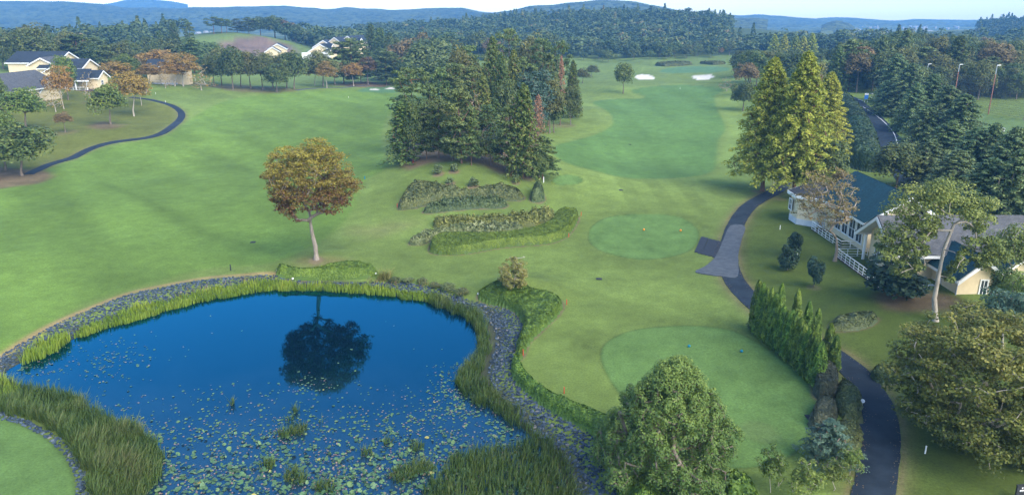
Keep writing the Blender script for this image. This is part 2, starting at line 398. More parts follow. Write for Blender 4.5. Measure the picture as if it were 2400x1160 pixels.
def ground_mat():
    m, nt, out = newmat('turf')
    at = N(nt, 'ShaderNodeAttribute', attribute_name='col')
    tc = N(nt, 'ShaderNodeTexCoord')
    no = N(nt, 'ShaderNodeTexNoise'); setin(no, Scale=5.5, Detail=6, Roughness=.75); nt.links.new(tc.outputs['Object'], no.inputs['Vector'])
    mr = N(nt, 'ShaderNodeMapRange'); setin(mr, From_Min=.25, From_Max=.75, To_Min=.62, To_Max=1.38); nt.links.new(no.outputs['Fac'], mr.inputs['Value'])
    nb = N(nt, 'ShaderNodeTexNoise'); setin(nb, Scale=.55, Detail=10, Roughness=.8); nt.links.new(tc.outputs['Object'], nb.inputs['Vector'])
    m2 = N(nt, 'ShaderNodeMapRange'); setin(m2, From_Min=.3, From_Max=.7, To_Min=.80, To_Max=1.20); nt.links.new(nb.outputs['Fac'], m2.inputs['Value'])
    mm = N(nt, 'ShaderNodeMath', operation='MULTIPLY'); nt.links.new(mr.outputs[0], mm.inputs[0]); nt.links.new(m2.outputs[0], mm.inputs[1])
    mx = N(nt, 'ShaderNodeMix', data_type='RGBA', blend_type='MULTIPLY'); mx.inputs[0].default_value = 1
    nt.links.new(at.outputs['Color'], mx.inputs[6]); nt.links.new(mm.outputs[0], mx.inputs[7])
    pb = N(nt, 'ShaderNodeBsdfPrincipled'); setin(pb, Roughness=.9); pb.inputs['Specular IOR Level'].default_value = .12
    nt.links.new(mx.outputs[2], pb.inputs['Base Color'])
    bp = N(nt, 'ShaderNodeBump'); setin(bp, Strength=.6, Distance=.06); nt.links.new(no.outputs['Fac'], bp.inputs['Height']); nt.links.new(bp.outputs[0], pb.inputs['Normal'])
    nt.links.new(pb.outputs[0], out.inputs[0]); return m

def build_ground():
    D = [9.]
    while D[-1] < 3000: D.append(D[-1]+min(max(D[-1]**2/(28*747)*1.15, .10), 15.))
    D = np.array(D); A = np.radians(np.linspace(-50, 50, 840))
    X = np.outer(D, np.tan(A)); Y = np.repeat(D[:, None], len(A), 1)
    X = X.ravel(); Y = Y.ravel()-3.
    P = np.stack([X, Y], -1); Zc = h(X, Y)
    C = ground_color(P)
    nr, nc = len(D), len(A)
    i = np.arange(nr*nc).reshape(nr, nc)
    Q = np.stack([i[:-1, :-1], i[:-1, 1:], i[1:, 1:], i[1:, :-1]], -1).reshape(-1, 4)
    ctr = P[Q].mean(1)
    zone = np.zeros(len(Q), int)
    names = [('ground', None), ('fairway', 'far_fairway'), ('fairway', 'left_fairway'), ('tee_box', 'tee_mid'), ('tee_box', 'tee_near'), ('tee_box', 'tee_small'), ('tee_box', 'tee_corner'),
             ('putting_green', 'green_far'), ('putting_green', 'green_left'), ('bunker', 'bunker_a'), ('bunker', 'bunker_b'), ('bunker', 'bunker_c'), ('bunker', 'bunker_d')]
    for k, (nm, zk) in enumerate(names):
        if zk: zone[sdf(ctr, Z[zk], 3.) < 0] = k
    V = np.stack([X, Y, Zc], -1); mat = ground_mat()
    for k, (nm, zk) in enumerate(names):
        q = Q[zone == k]
        if not len(q): continue
        u, inv = np.unique(q, return_inverse=True)
        me = mesh_np(nm, V[u], inv.reshape(-1, 4), mat, col=C[u], smooth=True)
        props(link(nm, me), kind='structure')

def ribbon(name, line, width, mat, lift=.05, skirt=.25, kerb=0.):
    """a strip of paving laid along a line on the terrain"""
    L = np.asarray(line); seg = np.linalg.norm(np.diff(L, axis=0), axis=1); s = np.concatenate([[0], np.cumsum(seg)])
    n = max(int(s[-1]/.7), 8); t = np.linspace(0, s[-1], n)
    P = np.stack([np.interp(t, s, L[:, 0]), np.interp(t, s, L[:, 1])], -1)
    k = np.ones(9)/9; pad = np.pad(P, ((4, 4), (0, 0)), 'edge'); P = np.stack([np.convolve(pad[:, j], k, 'valid') for j in (0, 1)], -1)
    T = np.gradient(P, axis=0); T /= np.linalg.norm(T, axis=1)[:, None]; Nn = np.stack([-T[:, 1], T[:, 0]], -1)
    w = np.interp(t, np.linspace(0, s[-1], len(np.atleast_1d(width))), np.atleast_1d(width)) if np.ndim(width) else np.full(n, width)
    offs = [(-.5, -skirt), (-.5, lift), (-.25, lift+.01), (0, lift+.02), (.25, lift+.01), (.5, lift), (.5, -skirt)]
    V = []
    zc = None
    for o, dz in offs:
        q = P+Nn*(w*o*(1+.05*vnoise(t*1.1, t*0+o*9, 71)))[:, None]; V.append(np.stack([q[:, 0], q[:, 1], h(q[:, 0], q[:, 1])+dz], -1))
    V = np.stack(V, 1); m = len(offs); i = np.arange(n*m).reshape(n, m)
    Q = np.stack([i[:-1, :-1], i[:-1, 1:], i[1:, 1:], i[1:, :-1]], -1).reshape(-1, 4)
    return link(name, mesh_np(name, V.reshape(-1, 3), Q[:, ::-1], mat, smooth=False))

def drape(name, poly, mat, lift, step=.4, parent=None, skirt=.2):
    """a sheet of paving cut to a polygon and laid on the terrain"""
    import bmesh
    bm = bmesh.new()
    vs = [bm.verts.new((*p, 0)) for p in poly]; f = bm.faces.new(vs)
    bmesh.ops.triangulate(bm, faces=bm.faces[:])
    for it in range(5):
        es = [e for e in bm.edges if e.calc_length() > step*2.2]
        if not es: break
        bmesh.ops.subdivide_edges(bm, edges=es, cuts=1); bmesh.ops.triangulate(bm, faces=bm.faces[:])
    for v in bm.verts: v.co.z = hz(v.co.x, v.co.y)+lift
    ext = bmesh.ops.extrude_edge_only(bm, edges=[e for e in bm.edges if e.is_boundary])
    for v in ext['geom']:
        if isinstance(v, bmesh.types.BMVert): v.co.z -= lift+skirt
    bmesh.ops.recalc_face_normals(bm, faces=bm.faces)
    me = bpy.data.meshes.new(name); bm.to_mesh(me); bm.free(); me.materials.append(mat)
    return link(name, me, parent)

def water_mat():
    m, nt, out = newmat('pond_water')
    tc = N(nt, 'ShaderNodeTexCoord')
    no = N(nt, 'ShaderNodeTexNoise'); setin(no, Scale=1.1, Detail=3, Roughness=.6); nt.links.new(tc.outputs['Object'], no.inputs['Vector'])
    bp = N(nt, 'ShaderNodeBump'); setin(bp, Strength=.18, Distance=.006); nt.links.new(no.outputs['Fac'], bp.inputs['Height'])
    sx = N(nt, 'ShaderNodeSeparateXYZ'); nt.links.new(tc.outputs['Object'], sx.inputs[0])
    n2 = N(nt, 'ShaderNodeTexNoise'); setin(n2, Scale=.22, Detail=4, Roughness=.6); nt.links.new(tc.outputs['Object'], n2.inputs['Vector'])
    ad = N(nt, 'ShaderNodeMath', operation='MULTIPLY_ADD'); ad.inputs[1].default_value = 14; nt.links.new(n2.outputs['Fac'], ad.inputs[0]); nt.links.new(sx.outputs['Y'], ad.inputs[2])
    ms = N(nt, 'ShaderNodeMapRange', interpolation_type='SMOOTHSTEP'); setin(ms, From_Min=47., From_Max=68., To_Min=1., To_Max=0.); nt.links.new(ad.outputs[0], ms.inputs['Value'])
    silt = N(nt, 'ShaderNodeMix', data_type='RGBA'); silt.inputs[6].default_value = (.001, .008, .017, 1); silt.inputs[7].default_value = (.016, .034, .050, 1); nt.links.new(ms.outputs[0], silt.inputs[0])
    df = N(nt, 'ShaderNodeBsdfDiffuse'); nt.links.new(silt.outputs[2], df.inputs[0])
    gl = N(nt, 'ShaderNodeBsdfGlossy'); gl.inputs['Color'].default_value = WATER_TINT; gl.inputs['Roughness'].default_value = .03
    fr = N(nt, 'ShaderNodeFresnel'); fr.inputs['IOR'].default_value = WATER_IOR
    nt.links.new(bp.outputs[0], gl.inputs['Normal']); nt.links.new(bp.outputs[0], fr.inputs['Normal'])
    mx = N(nt, 'ShaderNodeMixShader'); nt.links.new(fr.outputs[0], mx.inputs[0]); nt.links.new(df.outputs[0], mx.inputs[1]); nt.links.new(gl.outputs[0], mx.inputs[2])
    nt.links.new(mx.outputs[0], out.inputs[0]); return m

def build_water():
    c = POND.mean(0); V = [(*c, WATER)]+[(*(p+(p-c)/np.linalg.norm(p-c)*.5), WATER) for p in POND]
    n = len(POND); T = [(0, 1+i, 1+(i+1) % n) for i in range(n)]
    # triangulate properly (outline is not star-shaped everywhere): use a grid clipped by the terrain instead
    lo, hi = POND.min(0)-1.5, POND.max(0)+1.5
    xs = np.arange(lo[0], hi[0], 1.0); ys = np.arange(lo[1], hi[1], 1.0)
    X, Y = np.meshgrid(xs, ys); s = sdf(np.stack([X, Y], -1), POND, 5.)
    i = np.arange(X.size).reshape(X.shape); Q = np.stack([i[:-1, :-1], i[:-1, 1:], i[1:, 1:], i[1:, :-1]], -1).reshape(-1, 4)
    keep = s.ravel()[Q].min(1) < .6; Q = Q[keep]
    u, inv = np.unique(Q, return_inverse=True)
    V = np.stack([X.ravel(), Y.ravel(), np.full(X.size, WATER)], -1)[u]
    props(link('pond_water', mesh_np('pond_water', V, inv.reshape(-1, 4), water_mat())), kind='structure')

# ------------------------------------------------------------------ far wooded hills
def worley(x, y, cell, seed):
    """rounded tree-crown bumps 0..1 and an id per crown"""
    xi = np.floor(x/cell).astype(np.int64); yi = np.floor(y/cell).astype(np.int64)
    best = np.full(x.shape, 9.); bid = np.zeros(x.shape)
    for dx in (-1, 0, 1):
        for dy in (-1, 0, 1):
            i = xi+dx; j = yi+dy
            n = (i*73856093 ^ j*19349663 ^ seed*83492791) & 0x7fffffff
            n = ((n ^ (n >> 13))*1274126177) & 0x7fffffff
            a = (n & 1023)/1023; b = ((n >> 10) & 1023)/1023; c = ((n >> 20) & 255)/255
            d = np.hypot(x/cell-(i+.15+.7*a), y/cell-(j+.15+.7*b))/(.65+.5*c)
            w = d < best; best = np.where(w, d, best); bid = np.where(w, c, bid)
    return np.sqrt(np.clip(1-(best/1.05)**2, 0, 1)), bid

def far_range(name, prof, D0, D1, cell=11., crown=7., nx=520, nd=90, seed=1, cols=((.010, .018, .008), (.085, .105, .038))):
    prof = np.array(prof, float)
    px = np.linspace(prof[0, 0], prof[-1, 0], nx)
    top = np.interp(px, prof[:, 0], prof[:, 1])
    top = top+1.2*vnoise(px/37, px*0, seed)
    a, fy, fz = raydir(px, top)
    ang = a/fy
    t = np.linspace(0, 1.25, nd)
    Yd = D0+(D1-D0)*t
    X = np.outer(np.ones(nd), ang)*Yd[:, None]; Y = np.repeat(Yd[:, None], nx, 1)
    zt = H+fz/fy*D1-crown*.8
    ease = np.where(t < 1, sstep(0, 1, t)**.9, 1-.5*(t-1)/.25)
    spur = .22*fbm(X/260, Y/420, seed+5, 3)
    e = np.clip(ease[:, None]+spur*(np.sin(np.clip(t, 0, 1)*np.pi)[:, None]), 0, 1.15)
    zz = -1+e*(zt[None, :]+1)
    cb, cid = worley(X, Y, cell, seed)
    zz = zz+crown*cb*sstep(0, .05, t)[:, None]
    c = np.array(cols); u = np.clip(cid+.25*fbm(X/120, Y/120, seed+9, 2), 0, 1)[..., None]
    C = c[0]*(1-u)+c[1]*u
    i = np.arange(nx*nd).reshape(nd, nx); Q = np.stack([i[:-1, :-1], i[:-1, 1:], i[1:, 1:], i[1:, :-1]], -1).reshape(-1, 4)
    me = mesh_np(name, np.stack([X, Y, zz], -1).reshape(-1, 3), Q, M['far_wood'], col=C.reshape(-1, 3), smooth=False)
    return props(link(name, me), kind='structure')
# ------------------------------------------------------------------ foliage and wood
def rdirs(n):
    v = rng.normal(size=(n, 3)); return v/np.linalg.norm(v, axis=1)[:, None]

PUFF = {}
def unit(v): return v/np.maximum(np.linalg.norm(v, axis=1)[:, None], 1e-9)

def leaf_quads(P, Nm, size, aspect=1.6):
    """one rhombic leaf spray per point, facing Nm"""
    n = len(P); Nm = unit(Nm); t = unit(np.cross(Nm, rdirs(n))); b = np.cross(Nm, t)
    s = np.broadcast_to(size, (n,))[:, None]*.5
    a = np.sqrt(aspect)
    V = np.stack([P+t*s*a, P+b*s/a+Nm*s*.12, P-t*s*a, P-b*s/a+Nm*s*.12], 1).reshape(-1, 3)
    return V, np.arange(4*n).reshape(n, 4)

def cloud(C, Rd, n, outw=.75, up=.45, rnd=.45, inner=.55, low=-.55):
    """points on puffs: centres C (k,3), radii Rd (k,3), n each -> points, normals, per-leaf random, per-puff random"""
    k = len(C); d = rdirs(k*n); bad = d[:, 2] < low; d[bad, 2] *= -.6; d = unit(d)
    r = inner+(1-inner)*rng.random(k*n)**.5
    Ci = np.repeat(C, n, 0); Ri = np.repeat(Rd, n, 0)
    P = Ci+d*Ri*r[:, None]
    Nm = unit(d/Ri)*outw+np.array((0, 0, 1.))*up+rdirs(k*n)*rnd
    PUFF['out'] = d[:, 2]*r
    return P, Nm, rng.random(k*n), np.repeat(rng.random(k), n)

def crown_mesh(name, P, Nm, size, tint, mat, aspect=1.6):
    sz = size*(.7+.6*rng.random(len(P)))
    V, Q = leaf_quads(P, Nm, sz, aspect)
    return mesh_np(name, V, Q, mat, tint=np.repeat(np.clip(tint, 0, 1), 4))

def skeleton(name, trunk, r0, tips, mat, rtip=.018, ex=2.4, seg=.8, sag=.08, sides=5, low=.55):
    """trunk polyline plus limbs reaching every tip; thickness follows what each limb carries"""
    pts = [np.array(trunk[0], float)]; par = [-1]
    for a, b in zip(trunk[:-1], trunk[1:]):
        a = np.array(a, float); b = np.array(b, float); n = max(1, int(np.linalg.norm(b-a)/seg))
        for k in range(1, n+1): pts.append(a+(b-a)*k/n); par.append(len(pts)-2)
    nt_ = len(pts); top = pts[-1]
    first = max(1, int(nt_*low))
    leafs = []
    tips = np.asarray(tips); order = np.argsort(np.linalg.norm(tips-top, axis=1))
    for ti in order:
        tip = tips[ti]; arr = np.array(pts)
        d = np.linalg.norm(arr-tip, axis=1); d[:first] += 50
        j = int(np.argmin(d+.15*np.maximum(0, arr[:, 2]-tip[2])))
        base = arr[j]; L = np.linalg.norm(tip-base); n = max(1, int(L/seg)); prev = j
        wob = rng.normal(size=3)*L*.05
        for k in range(1, n+1):
            t = k/n; q = base+(tip-base)*t; bend = math.sin(math.pi*t)
            q = q+np.array((0, 0, sag*L))*bend+wob*bend
            pts.append(q); par.append(prev); prev = len(pts)-1
        leafs.append(prev)
    n = len(pts); cnt = np.zeros(n)
    for l in leafs: cnt[l] += 1
    for i in range(n-1, 0, -1): cnt[par[i]] += cnt[i]
    cnt[:nt_] = np.maximum(cnt[:nt_], 1)
    rad = rtip*np.maximum(cnt, .5)**(1/ex)
    pts = np.array(pts); par = np.array(par)
    rad *= 1.0
    k = np.arange(n); tr = r0*(1-.55*k/max(nt_-1, 1)); rad = np.where(k < nt_, np.clip(rad, tr*.8, tr), np.minimum(rad, r0*.5))
    rad = np.maximum(rad, rtip*.6)
    rad[0] = r0*1.35
    return tubes(name, pts, par, rad, mat, sides)

def tubes(name, pts, par, rad, mat, sides=5):
    e = np.nonzero(par >= 0)[0]; A = pts[par[e]]; B = pts[e]; ra = rad[par[e]]; rb = rad[e]
    ra = np.minimum(ra, np.maximum(rb*1.6, .02))
    t = unit(B-A); u = unit(np.cross(t, np.array((.31, .17, .94)))); v = np.cross(t, u)
    an = np.arange(sides)*2*np.pi/sides
    ring = lambda C, r: C[:, None]+r[:, None, None]*(np.cos(an)[None, :, None]*u[:, None]+np.sin(an)[None, :, None]*v[:, None])
    V = np.concatenate([ring(A-t*.02, ra), ring(B, rb)], 1).reshape(-1, 3); m = len(e)
    b = np.arange(m)[:, None]*2*sides; i = np.arange(sides); j = (i+1) % sides
    Q = np.stack([b+i, b+j, b+sides+j, b+sides+i], -1).reshape(-1, 4)
    return mesh_np(name, V, Q, mat, smooth=True)

PROTO = {}
def reg(kind, crown, trunk, ht, wd): PROTO.setdefault(kind, []).append((crown, trunk, ht, wd))

def mk_broad(kind, mat, bark, ht, wd, clear, npuff, per, leaf, puff=.2, seed=None, flat=.8, low=-.35, lobed=.25, layer=0., rnd=.45, r0=.22, inner=.6, trunks=1, bias=.0, up=.45):
    """a broad crown of many puffs on a branching trunk"""
    ch = ht-clear; C = []
    ph = rng.random(3)*6.28
    for k in range(npuff):
        z = 1-(k+.5)/npuff*(1-low)
        az = k*2.39996+rng.random()*.6; rr = math.sqrt(max(0, 1-z*z))
        f = (.62+.33*rng.random())*(1+lobed*.5*math.sin(2*az+ph[0])+lobed*.5*math.sin(3*az+ph[1]+2*z))
        if k % 4 == 3: f *= .6
        C.append((rr*math.cos(az)*f, rr*math.sin(az)*f, z*f))
    C = np.array(C); p = puff*wd*(.75+.5*rng.random(npuff))
    S = np.array((wd/2, wd/2, ch/2)); cen = np.array((0, 0, clear+ch*.48))
    CC = cen+C*S*(1-puff*.5); Rd = np.stack([p, p, p*flat], 1)
    P, Nm, lr, pr = cloud(CC, Rd, per, rnd=rnd, inner=inner, up=up)
    hz_ = (P[:, 2]-clear)/ch
    t = .45*lr+.35*pr+.2+bias*(hz_-.5)
    cm = crown_mesh('crown', P, Nm, leaf, t, mat)
    tr = [(0, 0, -.3), (rng.normal()*.1, rng.normal()*.1, clear*.6), (rng.normal()*.2, rng.normal()*.2, clear+ch*.25)]
    tm = skeleton('trunk', tr, r0, CC, bark, rtip=.03, seg=1.2)
    reg(kind, cm, tm, ht, wd)

def mk_conifer(kind, mat, bark, ht, rad, z0, nb, per, leaf, droop=-.1, ex=.9, puff=(.5, .5, .3), pts=4, rise=0., rnd=.5, r0=.22, up=.4, tipcurl=0., grad=.25, jit=.2):
    C = []; Rd = []; tips = []; hz_ = []
    for k in range(nb):
        u = (k+.5)/nb; z = z0+(ht-z0)*(u**.9); az = k*2.39996+rng.random()*.5
        L = rad*((1-u)**ex)*(1-jit+2*jit*rng.random())+.15
        d = np.array((math.cos(az), math.sin(az), 0.))
        for s in np.linspace(.25, 1, pts):
            zz = z+droop*L*s+rise*L*s*s+tipcurl*L*max(0, s-.6)
            C.append(d*L*s+np.array((0, 0, zz))); w = (.55+.45*(1-u))*(1.1-.35*s)
            Rd.append(np.array(puff)*w*rad*.45*(.8+.4*rng.random()))
        tips.append(C[-1]*np.array((.8, .8, 1))); hz_ += [u]*pts
    C.append(np.array((0, 0, ht-.3))); Rd.append(np.array((.25, .25, .7))*min(1, rad*.3)); hz_.append(1)
    C = np.array(C); Rd = np.array(Rd)
    P, Nm, lr, pr = cloud(C, Rd, per, outw=.5, up=up, rnd=rnd, inner=.3, low=-.8)
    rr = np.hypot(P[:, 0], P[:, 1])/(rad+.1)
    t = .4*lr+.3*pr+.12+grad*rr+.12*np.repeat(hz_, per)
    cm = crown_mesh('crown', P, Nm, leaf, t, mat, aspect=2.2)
    tm = skeleton('trunk', [(0, 0, -.3), (rng.normal()*.1, rng.normal()*.1, ht*.5), (0, 0, ht-.4)], r0, np.array(tips), bark, rtip=.02, seg=1.5, sag=0)
    reg(kind, cm, tm, ht, rad*2)

def mk_pine(kind, mat, bark, ht, wd, z0, npad, per, leaf, lean=.1, r0=.2, pad=.2, spread=1.):
    C = []; Rd = []
    bx = rng.normal(size=2)*lean
    trunk = [(0, 0, -.3), (bx[0]*ht*.2, bx[1]*ht*.2, ht*.35), (bx[0]*ht*.5, bx[1]*ht*.5, ht*.7), (bx[0]*ht*.6, bx[1]*ht*.6, ht-.6)]
    for k in range(npad):
        u = (k+.5)/npad; z = z0+(ht-z0)*u; az = k*2.39996+rng.random()
        L = wd/2*math.sqrt(max(.02, 1-(max(u, .25)-.25)**2/.5625))*(.35+.65*rng.random())*spread
        s = min(1, z/ht); c = np.array((bx[0]*ht*.6*s+math.cos(az)*L, bx[1]*ht*.6*s+math.sin(az)*L, z+.05*ht*rng.normal()*.5))
        C.append(c); q = pad*wd*(.7+.6*rng.random())*(1.1-.35*u); Rd.append((q*(.8+.5*rng.random()), q, q*.42))
    C.append(np.array((bx[0]*ht*.6, bx[1]*ht*.6, ht-.4))); Rd.append((pad*wd*.6, pad*wd*.6, pad*wd*.45))
    C = np.array(C); Rd = np.array(Rd)
    # break every pad into small tufts
    k = len(C); m = 7; d = rdirs(k*m); d[:, 2] *= .6
    CC = np.repeat(C, m, 0)+d*np.repeat(Rd, m, 0)*.75; RR = np.repeat(Rd, m, 0)*np.array((.42, .42, .6))
    P, Nm, lr, pr = cloud(CC, RR, per, outw=.5, up=.55, rnd=.6, inner=.2, low=-.3)
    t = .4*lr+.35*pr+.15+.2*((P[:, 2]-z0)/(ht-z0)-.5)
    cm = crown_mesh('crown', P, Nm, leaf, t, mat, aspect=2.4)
    tm = skeleton('trunk', trunk, r0, C, bark, rtip=.03, seg=1.0, sag=-.03)
    reg(kind, cm, tm, ht, wd)

def mk_column(kind, mat, bark, ht, rad, n, leaf):
    u = rng.random(n)**1.25; az = rng.random(n)*6.283
    prof = np.where(u < .12, .55+.45*u/.12, ((1-u)/.88)**.5)
    ph = rng.random(4)*6.28
    r = rad*prof*(1+.10*np.sin(3*az+ph[0]+9*u)+.10*np.sin(5*az+ph[1]-14*u))*(.84+.18*rng.random(n))*(1+.16*vnoise(az*2.2+ph[2]*9, u*11+ph[3]*5, 5))
    P = np.stack([r*np.cos(az), r*np.sin(az), u*ht], 1)
    Nm = np.stack([np.cos(az), np.sin(az), np.full(n, .45)], 1)+rdirs(n)*.75
    # upright sprays
    Nm = unit(Nm); up = np.array((0, 0, 1.)); t = unit(up-Nm*(Nm@up)[:, None]+rdirs(n)*.25); b = np.cross(Nm, t); s = leaf*(.7+.6*rng.random(n))[:, None]*.5
    V = np.stack([P+t*s*1.25, P+b*s*.75, P-t*s*1.25, P-b*s*.75], 1).reshape(-1, 3)
    tint = np.clip(.22+.5*rng.random(n)+.30*vnoise(az*2.2+ph[2]*9, u*11+ph[3]*5, 5)+.12*u, 0, 1)
    cm = mesh_np('crown', V, np.arange(4*n).reshape(n, 4), mat, tint=np.repeat(tint, 4))
    mb = [(0, 0, -.2), (0, 0, ht*.5), (0, 0, ht*.9)]
    tm = tubes('trunk', np.array(mb), np.array([-1, 0, 1]), np.array([.09, .06, .02]), bark, 6)
    reg(kind, cm, tm, ht, rad*2)

def mk_shrub(kind, mat, bark, ht, wd, n, leaf, puffs=9, round_=1.):
    C = []; Rd = []
    for k in range(puffs):
        az = k*2.4+rng.random(); z = .25+.6*rng.random(); r = .28*math.sqrt(max(0, 1-(z-.45)**2*2))*(.6+.6*rng.random())
        C.append((math.cos(az)*r*wd, math.sin(az)*r*wd, z*ht)); q = .24*wd*(.8+.5*rng.random()); Rd.append((q, q, min(q*1.1, ht*.3)))
    C = np.array(C); Rd = np.array(Rd)
    P, Nm, lr, pr = cloud(C, Rd, n//puffs, rnd=.7, inner=.5, low=-.8); P[:, 2] = np.maximum(P[:, 2], .03)
    cm = crown_mesh('crown', P, Nm, leaf, .5*lr+.3*pr+.1, mat)
    tm = skeleton('trunk', [(0, 0, -.15), (0, 0, ht*.3)], .05, C, bark, rtip=.012, seg=.3)
    reg(kind, cm, tm, ht, wd)

def mk_bare(kind, bark, ht, wd, n=40, leaf=None, mat=None, per=10, r0=.08):
    C = rdirs(n); C[:, 2] = np.abs(C[:, 2])*.9+.1; C = C*np.array((wd/2, wd/2, ht))*(.5+.5*rng.random(n))[:, None]
    tm = skeleton('trunk', [(0, 0, -.2), (0, 0, ht*.2)], r0, C, bark, rtip=.018, seg=.5, sag=.05)
    if mat:
        P, Nm, lr, pr = cloud(C, np.full((n, 3), wd*.06), per, inner=.1)
        cm = crown_mesh('crown', P, Nm, leaf, .6*lr+.4*pr, mat)
    else: cm = None
    reg(kind, cm, tm, ht, wd)

COUNT = {}
def put(kind, name, cat, loc, ht, wd, label, group=None, var=None, rz=None, tilt=(0, 0), depth=None):
    vs = PROTO[kind]; i = COUNT.get(kind, 0); COUNT[kind] = i+1
    crown, trunk, h0, w0 = vs[(i if var is None else var) % len(vs)]
    sx = wd/w0; sz = ht/h0
    e = empty(name, (loc[0], loc[1], loc[2]), label, cat, group, rz=rng.random()*6.28 if rz is None else rz, scale=(sx, sx if depth is None else depth/w0, sz), tilt=tilt)
    if trunk: link('trunk', trunk, e)
    if crown: link('crown', crown, e)
    return e

KINDS = {  # kind -> (object name, category)
    'pine': ('pine_tree', 'pine'), 'spread_pine': ('pine_tree', 'pine'), 'cedar': ('cedar_tree', 'cedar'), 'deodar': ('conifer_tree', 'conifer'), 'broad': ('broadleaf_tree', 'tree'), 'olive': ('broadleaf_tree', 'tree'),
    'gold': ('autumn_tree', 'tree'), 'bright': ('broadleaf_tree', 'tree'), 'meta': ('redwood_tree', 'tree'), 'metafar': ('redwood_tree', 'tree'), 'rust': ('autumn_tree', 'tree'), 'bare': ('bare_shrub', 'shrub'), 'twig': ('bare_tree', 'tree'),
    'cypress': ('cypress_tree', 'cypress'), 'shrub': ('shrub', 'shrub'), 'darkshrub': ('shrub', 'shrub'), 'lshrub': ('shrub', 'shrub'), 'fbroad': ('broadleaf_tree', 'tree'), 'fcon': ('cedar_tree', 'cedar'), 'frust': ('autumn_tree', 'tree'), 'small': ('young_tree', 'tree'), 'paleleaf': ('broadleaf_tree', 'tree'), 'rust_con': ('cedar_tree', 'cedar'),
    'bluepine': ('pine_tree', 'pine'), 'brightcedar': ('cedar_tree', 'cedar')}

def tree(kind, px, top, base=None, D=None, w=None, label=None, group=None, var=None, wm=None, tilt=(0, 0), bx=None, hmin=1., lift=0.):
    """stand a tree where the photo shows it: by the foot of its trunk (base, a pixel row) or by a distance D"""
    if base is not None: x, y = G(bx if bx is not None else px, base)
    else:
        y = D; x = xat(px, top, D)
    z = hz(x, y)+lift; ht = max(ztop(px, top, y)-z, hmin)
    sd = math.sqrt(y*y+(H-z-ht/2)**2)*CP*1.02
    wd = wm if wm else (w/F*sd if w else ht*.55)
    nm, cat = KINDS[kind]
    return put(kind, nm, cat, (x, y, z), ht, wd, label, group, var=var, tilt=tilt)

